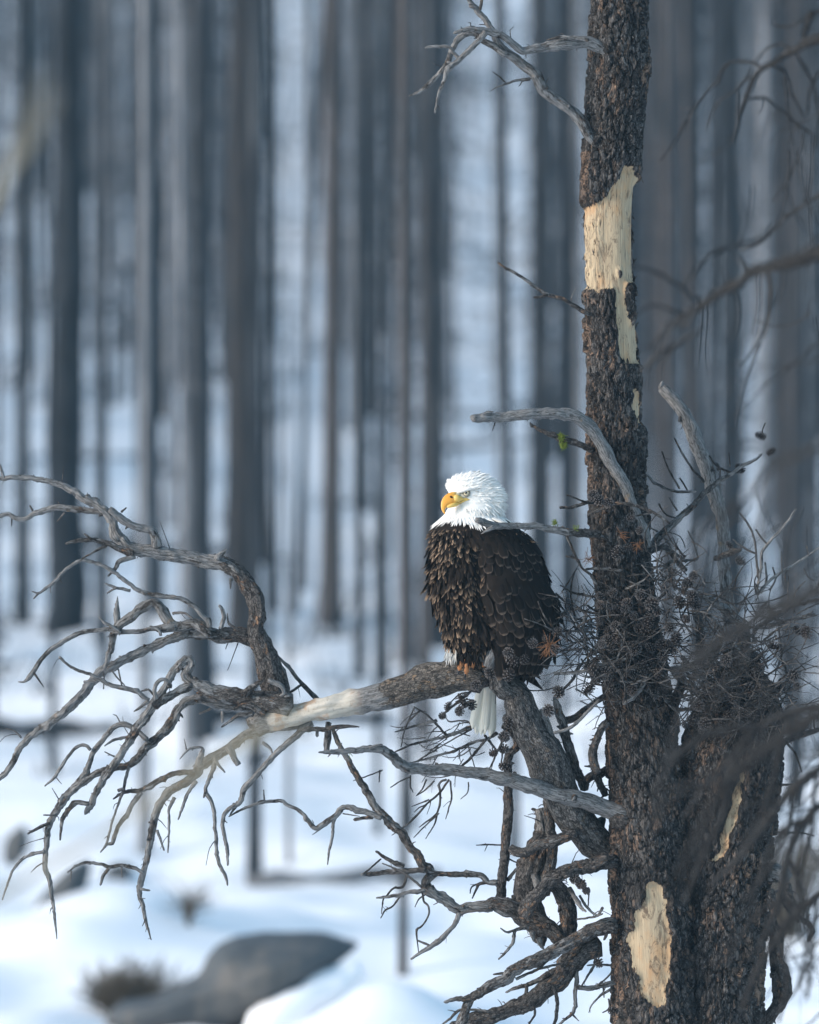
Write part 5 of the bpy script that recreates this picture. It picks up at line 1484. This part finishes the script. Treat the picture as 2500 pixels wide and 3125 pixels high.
# flight feathers of the folded wings
for near, (a0, a1) in ((1, (math.radians(276), math.radians(372))), (0, (math.radians(65), math.radians(150)))):
    for i in range(26 if near else 16):
        k = i / (25 if near else 15)
        h = a0 + (a1 - a0) * k
        t0 = 1130 + 330 * k + FR.uniform(-30, 30)
        p, n, dt, dh = SN(t0, h)
        q = KX(FR.uniform(980, 1265) if near else FR.uniform(1150, 1330), 1700 + 360 * k + FR.uniform(-60, 40), EC + (-.07 + .16 * k if near else .10))
        d = q - (p + n * .012); L = np.linalg.norm(d); d /= L
        n2 = n - d * n.dot(d); n2 /= np.linalg.norm(n2)
        FEATHERS.append((L * .016 * .5, 'flight', frame(p + n * (.013 + .002 * (i % 3)), n2, d, .0, FR.uniform(-.15, .15), L, FR.uniform(.013, .018)), 1 if near else 2))
# shoulder tips at the bird's back edge
for i in range(30):
    tj = FR.uniform(620, 1050); th = math.radians(FR.uniform(352, 392))
    p, n, dt, dh = SN(tj, th)
    L = FR.uniform(.06, .09); w = L * .15
    FEATHERS.append((L * w * .5, 'wing', frame(p + n * .012, n, dt, FR.uniform(.04, .14), FR.uniform(-.3, .3), L, w), 1))

FEATHERS.sort(key=lambda q: -q[0])
rest = MB()
inv = Matrix.Translation(eagle.location).inverted()
for i, (sz, kind, M, wg) in enumerate(FEATHERS):
    if kind == 'breast':
        ang = math.atan2(M[1, 3] - EC, M[0, 3] - KX(800, 0)[0]) % (2 * math.pi); zz = M[2, 3]
        q_ = .14 + .75 * mn.noise((M[0, 3] * 16, M[1, 3] * 16, zz * 13)) + .30 * math.exp(-((ang - 3.7) / .5) ** 2) + .25 * min(1, max(0, (zz + .20) / .2)) + FR.gauss(0, .22)
        ls = VAR[kind]; me, v, f, t, mk_ = ls[int(max(0, min(.999, q_)) * len(ls))]
    else:
        me, v, f, t, mk_ = FR.choice(VAR[kind])
    if i < 300:
        o = bpy.data.objects.new("feather", me)
        par = {0: body, 1: wing_n, 2: wing_f}[wg]
        link(o, par)
        o.matrix_parent_inverse = Matrix.Identity(4)
        o.matrix_local = Matrix([list(r) for r in M])       # body and wing frames are the world's own
    else:
        vv = v @ M[:3, :3].T + M[:3, 3]
        rest.add(vv, f, t + (0, 0, FR.uniform(-.2, .3)), mk_)
pl = eagle_part(rest, "plumage", DARKF, kind="stuff")

# white head and neck feathers
hp = MB()
EYE = (640, 300); BK = KX(545, 345, EC - .055)
hv = [feather_verts('hackle', FR) for _ in range(14)]
t = 128.0
while t < 560:
    cx, hw, ra, sh = ring(t)
    circ = 2 * math.pi * max(30, hw) * KS * .88
    nth = max(6, int(circ / .0046))
    for j in range(nth):
        th = 2 * math.pi * (j + FR.uniform(-.5, .5)) / nth
        tj = t + FR.uniform(-9, 9)
        if tj > 568 - 72 * max(0, math.cos(th)) - 34 * max(0, -math.cos(th)) + FR.uniform(-12, 4) + 20 * mn.noise((th * 5, 1.3, 0)): continue
        p, n, dt, dh = SN(tj, th)
        kx = (p[0] * 1000 * D0 / (D0 + p[1]) + 1250 - 1200) / .34783; ky = tj
        frontside = n[1] < .1
        dark = 0.0
        if frontside:
            de = math.hypot(kx - EYE[0], ky - EYE[1])
            if de < 36: continue
            if kx < 655 and 288 < ky < 428 and kx < 700 - (abs(ky - 350) * .9): continue      # bare lores and gape
            if kx < 560 and 300 < ky < 470: continue
            if de < 62 and FR.random() < .6: dark = FR.uniform(.2, .7)
            if 400 < ky < 432 and 570 < kx < 680 and FR.random() < .5: dark = FR.uniform(.3, .8)
            if 330 < ky < 470 and 690 < kx < 860 and FR.random() < .10: dark = .45
            if 265 < ky < 300 and 660 < kx < 720: dark = FR.uniform(.2, .7)
        if kx < 520 and 250 < ky < 300 and frontside and FR.random() < .25: dark = .35
        away = p - BK; dist = np.linalg.norm(away); away /= dist + 1e-9
        low = min(1, max(0, (tj - 330) / 180))
        d = away * (1 - .75 * low) + dt * (.15 + .85 * low)
        if tj < 200: d = d + np.array((.25, 0, 0))
        k = min(1, dist / .14)
        L = (.009 + .024 * k) * FR.uniform(.75, 1.3)
        if tj > 470: L *= 1.45
        w = L * FR.uniform(.075, .125)
        pitch = FR.uniform(.04, .25) * (.5 + k) if tj < 470 else FR.uniform(.0, .26)
        if p[0] > KX(850, 0)[0]: pitch += FR.uniform(.0, .22)
        M = frame(p + n * (.006 * min(1, max(0, (tj - 480) / 50)) - .002), n, d, pitch, FR.uniform(-.4, .4), L, w)
        v, f, tv = FR.choice(hv)
        hp.add(v @ M[:3, :3].T + M[:3, 3], f, tv * (1, 1, 0) + (0, 0, FR.random()), dark)
    t += 9.5
eagle_part(hp, "head_plumage", WHITEF, kind="stuff")

# beak: upper bill with its hook, lower bill, gape
bk = MB()
ST = [((556, 292), (566, 372), 42), ((530, 290), (556, 384), 46), ((508, 293), (540, 394), 45), ((482, 303), (514, 402), 41), ((455, 322), (492, 409), 35), ((434, 348), (474, 420), 29), ((422, 380), (463, 434), 23), ((419, 415), (456, 446), 17), ((424, 445), (455, 460), 12), ((436, 468), (456, 475), 7), ((452, 489), (456, 489), 2.5)]
NB = 20
for i, (a, b, hw) in enumerate(ST):
    dep = EC - .050 - .030 * i / (len(ST) - 1)
    A, B = KX(*a, dep), KX(*b, dep)
    c = (A + B) / 2; u = (A - B) / 2
    for j in range(NB):
        q = 2 * math.pi * j / NB
        cz = math.cos(q); sw = math.sin(q)
        w = hw * KS * (abs(sw) ** .9) * (1 if sw > 0 else -1) * (.72 - .28 * cz if True else 1)
        bk.v.append(np.array([c + u * cz + np.array((0, w, 0))]))
        bk.tc.append(bk.v[-1].copy()); bk.at.append(np.array([max(0, 1 - i / 2.2) * .8])); bk.n += 1
for i in range(len(ST) - 1):
    for j in range(NB): bk.f.append((i * NB + j, i * NB + (j + 1) % NB, (i + 1) * NB + (j + 1) % NB, (i + 1) * NB + j))
bk.f.append(tuple(range(NB - 1, -1, -1))); bk.f.append(tuple((len(ST) - 1) * NB + j for j in range(NB)))
beak = eagle_part(bk, "beak", BEAK)
lb = MB()
def on_head(kx, ky, off=.0):
    """point on the camera side of the head at photo position"""
    cx, hw, ra, sh = ring(ky)
    c_ = max(-.999, min(.999, (kx - cx) / hw))
    th = 2 * math.pi - math.acos(c_)
    return S(ky, th, off)
pg = [on_head(668, 357, .0015), on_head(630, 366, .002), on_head(585, 383, .003)]
pts = [(*pg[0], .0012), (*pg[1], .0030), (*pg[2], .0052), (*KX(545, 400, EC - .062), .0072), (*KX(505, 412, EC - .068), .0062), (*KX(478, 422, EC - .070), .004)]
tube(lb, pts, 12, 1.0, rough=.02, wob=0)
eagle_part(lb, "lower_bill", BEAK, beak)
cg = MB()
pts = [(*on_head(655, 352, .001), .0012), (*on_head(610, 352, .002), .0055), (*KX(570, 350, EC - .060), .0105), (*KX(550, 345, EC - .060), .013)]
tube(cg, pts, 12, 1.0, rough=.02, wob=0)
eagle_part(cg, "cere", BEAK, beak)
lr = MB()
pts = [(*on_head(672, 318, -.002), .003), (*on_head(630, 325, -.001), .0075), (*on_head(590, 325, -.001), .0095), (*KX(560, 322, EC - .052), .010)]
tube(lr, pts, 12, 0, rough=.03, wob=0)
eagle_part(lr, "lore", LORE)
nb_ = MB(); tube(nb_, [(*KX(500, 329, EC - .0640 - .003), .0020), (*KX(509, 335, EC - .0652 - .003), .0036), (*KX(519, 340, EC - .0640 - .003), .0020)], 8, 0, rough=0, wob=0)
eagle_part(nb_, "nostril", NOST, beak)
# eye
ep = on_head(EYE[0], EYE[1], -.002)
def ball(c, r, sq=(1, 1, 1), n=16):
    bm = bmesh.new(); bmesh.ops.create_uvsphere(bm, u_segments=n, v_segments=n // 2 + 2, radius=r)
    v = [np.array(q.co) * sq + c for q in bm.verts]; f = [tuple(x.index for x in q.verts) for q in bm.faces]; bm.free()
    return v, f
en = np.array((-.25, -1, .05)); en /= np.linalg.norm(en)
e = MB(); e.add(*ball(ep, .0098)); eye = eagle_part(e, "eye", IRIS)
e = MB(); e.add(*ball(ep + en * .0064, .0047)); eagle_part(e, "pupil", PUPIL, eye)
e = MB()
rg = [ep + en * .0038 + .0098 * (math.cos(a) * np.array((1, -.25, 0)) + math.sin(a) * np.array((.0, .05, 1))) for a in np.linspace(0, 2 * math.pi, 17)]
tube(e, [(*q, .0026) for q in rg], 8, 0, rough=.05, wob=0, step=.002)
eagle_part(e, "eyelid", LIDS)
bw = MB()
bpts = [on_head(556, 296, .004), on_head(600, 285, .006), on_head(640, 270, .0072), on_head(680, 262, .006), on_head(735, 262, .002)]
tube(bw, [(*q, r) for q, r in zip(bpts, (.003, .005, .0058, .005, .002))], 10, 0, rough=.05, wob=.1)
for k in range(120):
    a = FR.random() * 3.9; i = int(a); q = bpts[i] + (bpts[min(4, i + 1)] - bpts[i]) * (a - i) + np.array((0, -.003, FR.uniform(.0, .005)))
    M = frame(q, np.array((0, -1, .45)) / 1.0966, np.array((1, .1, FR.uniform(-.05, .4))), FR.uniform(0, .15), FR.uniform(-.3, .3), FR.uniform(.011, .018), .0015)
    v, f, tv = FR.choice(hv); bw.add(v @ M[:3, :3].T + M[:3, 3], f, tv * (1, 1, 0) + (0, 0, FR.random()), 0.0)
eagle_part(bw, "brow", WHITEF)

# tail: white feathers hanging below the limb
for i in range(9):
    k = i / 8
    top = P(1478 + 22 * k, 2060, EC + .09 + .007 * (i % 3)); bot = P(1446 + 54 * k + (3 if i % 2 else -3), 2232 + 16 * k + (7 if i % 3 else -5), EC + .10 + .012 * (i % 3))
    d = bot - top; L = np.linalg.norm(d); d /= L
    n = np.array((.25 * (k - .5), -1, 0)); n -= d * n.dot(d); n /= np.linalg.norm(n)
    v, f, tv = feather_verts('flight', FR)
    M = frame(top, n, d, 0, FR.uniform(-.5, .5), L, .013)
    mb = MB(); mb.add(v @ M[:3, :3].T + M[:3, 3], f, tv, 0)
    eagle_part(mb, "tail_feather", TAILF)
# white under-tail fluff beside the foot
mb = MB()
for i in range(70):
    q = P(1200 + FR.uniform(405, 490) * .4058, 1900 + FR.uniform(190, 250) * .4058, EC - .03 + FR.uniform(-.02, .02))
    v, f, tv = FR.choice(hv); M = frame(q, np.array((0, -1.0, 0)), np.array((FR.uniform(-.5, .3), FR.uniform(-.3, .3), -1)), .1, FR.uniform(-.5, .5), FR.uniform(.022, .042), .0026)
    mb.add(v @ M[:3, :3].T + M[:3, 3], f, tv * (1, 1, 0) + (0, 0, .1), .15)
eagle_part(mb, "under_tail_fluff", WHITEF, kind="stuff")

# feet: shank and four toes with claws gripping the limb
def foot(cx_, cy_, dep):
    sh = MB()
    tube(sh, [(*P(cx_ + 14, cy_ - 46, dep + .05), .013), (*P(cx_ + 8, cy_ - 22, dep + .02), .0125), (*P(cx_, cy_ - 6, dep), .013)], 12, 0, rough=.1, wob=.1, step=.004)
    ft = eagle_part(sh, "foot", SKIN)
    for dx, dz, ln in ((-17, 1, .62), (1, 0, .85), (19, 2, .40)):
        tb = MB()
        a = [(cx_ + dx * .3, cy_ - 8, dep - .002, 7.5), (cx_ + dx * .8, cy_ - 3, dep - .026, 8.0), (cx_ + dx * 1.1, cy_ + 14 * ln, dep - .040, 7.2), (cx_ + dx * 1.15 - 2, cy_ + 32 * ln, dep - .040, 6.6), (cx_ + dx * 1.1 - 4, cy_ + 44 * ln, dep - .032, 5.0)]
        cc = catmull([(*P(x, y, d), r / 1000) for x, y, d, r in a], .002)
        cc = [(q[0], q[1], q[2], q[3] * (1 + .13 * (1 if ii % 2 else -1) + FR.uniform(-.06, .06))) for ii, q in enumerate(cc[::2])]
        tube(tb, cc, 12, 0, rough=.25, wob=.2, step=.0012)
        to = eagle_part(tb, "toe", SKIN, ft)
        cb_ = MB()
        b = [(cx_ + dx * 1.1 - 4, cy_ + 42 * ln, dep - .034, 5.2), (cx_ + dx * 1.1 - 6, cy_ + 56 * ln, dep - .034, 3.8), (cx_ + dx * 1.1 - 5, cy_ + 68 * ln, dep - .022, 1.0)]
        tube(cb_, [(*P(x, y, d), r / 1000) for x, y, d, r in b], 8, 0, rough=.02, wob=0, step=.003)
        eagle_part(cb_, "claw", CLAW, ft)
    tb = MB(); tube(tb, [(*P(cx_ + 4, cy_ - 6, dep + .005), .010), (*P(cx_ + 10, cy_ - 4, dep + .035), .009), (*P(cx_ + 12, cy_ + 20, dep + .055), .007)], 10, 0, rough=.2, wob=.2)
    eagle_part(tb, "toe", SKIN, ft)
for i in range(95):                          # leg feathers that hang over the foot
    q = P(FR.uniform(1400, 1462), FR.uniform(1975, 2014), EC - .085 + FR.uniform(-.02, .01))
    v, f, tv = FR.choice(hv); M = frame(q, np.array((0, -1.0, 0)), np.array((FR.uniform(-.3, .3), FR.uniform(-.2, .1), -1)), FR.uniform(0, .2), FR.uniform(-.6, .6), FR.uniform(.020, .036), .0034)
    mb = MB() if i == 0 else mb
    mb.add(v @ M[:3, :3].T + M[:3, 3], f, tv, .5)
eagle_part(mb, "leg_feathers", DARKF, kind="stuff")
foot(1424, 2018, -.122)
foot(1500, 2010, -.10)
# ------------------------------------------------------------------ nearer pines to the right, out of focus
FG1 = """
bough I -4.6 -4.2 .7 10 | 2400,60,60 2000,200,54 1700,300,48 1640,312,46 1540,332,45 1450,390,36 1350,442,30 1250,512,26 1150,562,25 1090,622,23 1050,722,22 1010,822,20 970,932,16 930,1062,11 905,1180,7
- I -4.3 -4.1 .6 3 | 1135,558,14 1080,520,14 980,505,13 890,512,13 820,572,13 780,662,12 690,762,10 580,892,10 520,1002,9 440,1150,8 305,1328,6
- I -4.3 -4.1 .5 0 | 580,892,7 530,895,5 475,888,4
- I -4.3 -4.1 .5 0 | 580,895,8 545,980,7 515,1080,4
- I -4.3 -4.2 .5 2 | 1060,560,9 1020,650,10 900,760,9 790,840,9 730,950,9 695,1060,6
- I -4.3 -4.2 .6 0 | 1090,620,10 960,700,8 945,850,8 940,1000,6
- I -4.4 -4.3 .6 2 | 1240,542,12 1320,582,12 1370,682,11 1400,782,11 1450,882,10 1490,960,8
- I -4.4 -4.3 .6 2 | 1430,442,14 1500,562,14 1560,682,13 1590,802,12 1612,1002,11 1592,1215,8
- I -4.4 -4.3 .6 0 | 1620,580,12 1570,680,12 1530,780,11 1520,940,9
- I -4.4 -4.2 .6 3 | 1010,818,11 1100,806,11 1190,812,12 1300,902,12 1400,992,12 1500,1062,11 1560,1105,8
- I -4.4 -4.2 .6 0 | 1160,815,7 1150,880,6 1110,935,4
- I -4.4 -4.3 .6 1 | 1500,1065,8 1470,1200,8 1420,1340,8 1380,1460,8 1345,1548,5
- I -4.4 -4.3 .6 0 | 1380,1380,7 1320,1540,6 1240,1660,4
- I -4.4 -4.3 .6 0 | 1470,1040,7 1390,1090,6 1370,1200,4
- I -4.4 -4.3 .6 0 | 1570,1100,8 1560,1300,8 1550,1500,8 1530,1650,7 1560,2050,5
- I -4.4 -4.3 .6 2 | 1400,400,12 1300,362,11 1200,400,10 1130,460,9 1090,520,6
- I -4.4 -4.3 .6 0 | 1700,100,14 1580,90,13 1500,140,12 1430,200,10 1340,222,9 1240,200,7 1235,150,4
- I -4.4 -4.3 .6 0 | 1560,110,30 1520,200,26 1490,320,24
bough I -4.6 -4.3 .5 4 | 2400,1200,30 1900,1480,22 1700,1560,18 1600,1620,16 1490,1690,15 1380,1770,14 1250,1890,14 1150,1980,12 1020,2040,9 950,2060,5
- I -4.4 -4.4 .5 0 | 1490,1700,8 1510,1560,6 1520,1440,5
"""
FG2 = """
bough G -6.6 -6.0 .75 14 | 2300,120,90 1900,130,72 1740,150,62 1600,200,55 1450,236,46 1300,272,42 1200,350,42 1080,412,38 980,482,34 880,542,28 800,592,22 700,640,12
- G -6.2 -6.2 .02 2 | 1345,240,32 1400,312,32 1408,452,29 1395,582,26 1360,682,21 1280,802,13 1180,900,8
- G -6.2 -6 .5 2 | 500,240,10 650,282,13 800,372,15 880,442,17 960,480,18
- G -6.2 -6 .5 2 | 830,372,10 950,222,16 1060,142,18 1200,102,16 1340,62,14 1430,-40,10
- G -6.2 -6.2 .0 0 | 1260,270,26 1220,225,20 1180,180,10
- G -6.2 -6.2 .3 2 | 900,540,16 830,640,20 780,620,18 680,700,14 600,800,10
- G -6.2 -6.2 .7 0 | 1000,480,11 1000,640,9 980,800,7 1010,980,4
- G -6.2 -6.2 .7 0 | 1160,380,14 1190,520,12 1180,640,10 1140,740,5
- G -6.2 -6.2 .7 0 | 880,560,9 720,680,8 640,860,8 600,1050,5
- G -6.2 -6.2 .7 0 | 960,520,8 940,720,8 920,900,5 
- G -6.2 -6.2 .7 0 | 1330,300,10 1330,520,9 1290,700,6
- G -6.2 -6.2 .6 0 | 1500,250,8 1490,380,7 1440,500,6
- G -6.2 -6.2 .7 0 | 520,560,7 620,500,10 720,520,12 830,560,12
- G -6.2 -6.2 .4 2 | 560,940,18 640,860,20 760,770,20 900,690,16 960,640,8
- G -6.2 -6.2 .7 0 | 760,790,6 690,880,7 680,1000,5
bough W -6.4 -6.0 .85 16 | 2200,1440,16 1900,1470,13 1760,1482,10.5 1690,1492,9.5 1600,1530,8.5 1540,1592,8 1480,1662,7 1440,1722,7
- W -6.2 -6.2 .7 3 | 1600,1530,9 1500,1540,9 1420,1600,8 1370,1680,5
- W -6.2 -6.2 .7 3 | 1540,1592,9 1530,1700,8 1480,1800,8 1440,1900,5
- W -6.2 -6.2 .7 3 | 1660,1500,8 1640,1600,8 1610,1700,7 1560,1780,5
bough W -6.4 -5.6 .85 18 | 2200,1500,26 1900,1560,18 1760,1602,12 1680,1652,12 1620,1722,11 1560,1802,9 1500,1860,6
- W -6 -6 .7 3 | 1680,1652,8 1660,1740,8 1620,1830,7 1560,1900,4
- W -6 -6 .7 3 | 1720,1630,7 1710,1740,7 1680,1850,6 1690,1960,4
- W -6 -6 .7 2 | 1640,1700,6 1590,1690,5 1540,1720,3
bough W -5.4 -5.0 .85 18 | 2200,1600,24 1900,1660,16 1760,1692,11 1700,1722,11 1660,1802,10 1640,1902,9 1600,1990,6
- W -5.2 -5.2 .7 3 | 1700,1722,7 1640,1760,6 1600,1840,5 1580,1920,3
- W -5.2 -5.2 .7 3 | 1660,1802,6 1690,1880,6 1700,1980,5 1680,2080,3
bough W -5.6 -5.2 .85 18 | 2200,1780,24 1900,1830,16 1760,1862,11 1690,1912,11 1640,1972,9 1590,2052,8 1560,2130,5
- W -5.4 -5.4 .7 3 | 1690,1912,7 1640,1900,6 1580,1940,5 1540,2010,3
- W -5.4 -5.4 .7 3 | 1640,1972,6 1660,2060,6 1640,2150,4
- W -5.4 -5.4 .7 3 | 1720,1890,6 1710,1990,6 1700,2100,4
"""
FG3 = """
bough G -10 -9.6 .6 10 | 2300,1180,60 1900,1350,44 1740,1420,40 1600,1482,36 1480,1532,34 1380,1622,31 1300,1722,30 1180,1812,28 1060,1892,28 950,1982,24 880,2080,14
- G -9.7 -9.7 .6 0 | 1480,1530,14 1360,1440,13 1230,1420,11 1080,1480,6
- G -9.7 -9.7 .6 0 | 1180,1810,16 1080,2000,15 1000,2200,14 950,2400,9
bough W -10 -9.4 .7 10 | 2200,1020,30 1900,1140,24 1760,1222,21 1660,1272,20 1580,1312,18 1500,1362,16 1440,1402,12 1400,1450,7
- W -9.6 -9.6 .6 2 | 1660,1272,14 1590,1270,10 1520,1250,6
- W -9.6 -9.6 .6 0 | 1580,1312,9 1560,1400,8 1500,1480,6 1460,1560,4
- W -9.6 -9.6 .6 2 | 1500,1362,10 1440,1500,10 1400,1620,9 1370,1760,5
bough W -10 -9.8 .7 10 | 2200,1300,34 1900,1420,28 1740,1500,24 1620,1570,22 1540,1640,20 1480,1740,16 1430,1850,10
- W -9.9 -9.9 .6 0 | 1540,1640,12 1440,1660,11 1360,1740,8
"""
def fore_tree(text, px, dep, r, label, thin=1.0):
    x0 = P(px, 1562, dep)[0]; dd = D0 + dep
    z0 = ground(x0, dd)
    root = empty("foreground_pine", (x0, dep, z0))
    tag(root, label, "dead tree", "near dead pines beyond the right edge")
    t = MB()
    tube(t, [(x0 + .02 * math.sin(z), dep, z, r * (1.3 if z < z0 + .2 else 1 - .06 * (z - z0))) for z in np.linspace(z0 - .4, z0 + 9, 16)], 16, 1.0, wob=.2, step=.1)
    t.build("trunk", NEARW, root)
    grow(text, root, NEARW, None, names=("bough", "twig"), step=.012, wob=.3, thin_by=thin, xmax=(x0, dep))
    return root
FORE = []
FORE.append(fore_tree(FG1, 2800, -4.6, .10, "dead pine whose drooping thin twigs hang blurred in the top right corner"))
FORE.append(fore_tree(FG2, 2840, -6.6, .13, "closer dead pine whose dark blurred boughs cross the right side and lower right", .85))

FORE.append(fore_tree(FG3, 2900, -10, .08, "nearest dead pine whose strongly blurred boughs slant down from the right edge", .72))

# their finest twigs, drooping across the right side
R = random.Random(77)
for i in range(110):
    dep = R.choice([-4.5, -5.5, -6.5, -6, -9.5]); k = (D0 + dep) / D0
    x = 2500 - 380 * R.random() ** 1.3; y = R.uniform(1500, 3050) if i % 4 else R.uniform(200, 1300)
    a = R.uniform(-2.6, -1.2); L = R.uniform(120, 420); bend = R.uniform(-.8, .8)
    pts = []
    for q in range(6):
        t = q / 5; aa = a + bend * t
        pts.append((*P(x + 120 + math.cos(aa) * L * t, y - math.sin(aa) * L * t, dep + .2 * t), R.uniform(3.2, 4.2) * (1 - .6 * t) / 1000 * k))
    mb = MB(); c = tube(mb, pts, 5, .6, wob=.8, step=.02); spurs(mb, c, 5, .01, .06, .6)
    mb.build("fine_twig", NEARW, FORE[0] if dep > -5 else FORE[2] if dep < -9 else FORE[1])

# pale dry shrub close to the lens, a soft streak over the left
m, nt, bs = mat("dry pale stem"); g = NT(nt)
g.l(g.mix(g.noise(g.attr("tc").outputs["Vector"], 60, 3).outputs["Fac"], (.20, .18, .135), (.33, .29, .215)), bs.inputs["Base Color"]); PALE = m
x0 = P(-700, 0, -12)[0]; z0 = ground(x0, D0 - 12)
near = empty("near_shrub", (x0, -12, z0))
tag(near, "pale dry shrub close to the lens, its stems blurred to beige streaks over the left", "shrub")
rt = (x0, -12, z0)
def stem_pts(crop, pts, dep):
    ox, oy, s = CROPS[crop]; k = (D0 + dep) / D0
    return [(*P(ox + x * s, oy + y * s, dep), r * s / 1000 * k) for x, y, r in pts]
for pts, dep in (([(-800, 1700, 18), (-200, 1330, 17), (350, 1000, 16), (700, 800, 15), (950, 640, 14), (1180, 490, 14), (1400, 340, 13), (1600, 210, 12), (1760, 110, 8)], -12),
                 ([(900, 690, 9), (1150, 480, 11), (1350, 380, 11), (1550, 310, 10), (1720, 280, 8), (1850, 265, 5)], -11.9),
                 ([(1000, 620, 8), (1250, 400, 10), (1480, 250, 10), (1680, 190, 9), (1800, 200, 5)], -12.1),
                 ([(600, 850, 6), (780, 700, 7), (950, 560, 7), (1060, 480, 4)], -12)):
    mb = MB(); p = stem_pts('B', pts, dep)
    if pts[0][0] == -800: p = [(*rt, .008)] + p
    tube(mb, p, 8, 0, wob=.2, step=.02); mb.build("stem", PALE, near)
for k in range(5):
    mb = MB()
    p = stem_pts('W', [(-260 - 8 * k, 1300, 7), (-150, 800, 5), (-40 + 7 * k, 470 - 10 * k, 2.2), (40 + 9 * k, 270 + 8 * k, 1.8), (90 + 10 * k, 130 + 18 * k, 1.0)], -12.6 - .1 * k)
    tube(mb, [(*rt, .006)] + p, 8, 0, wob=.2, step=.02); mb.build("stem", PALE, near)
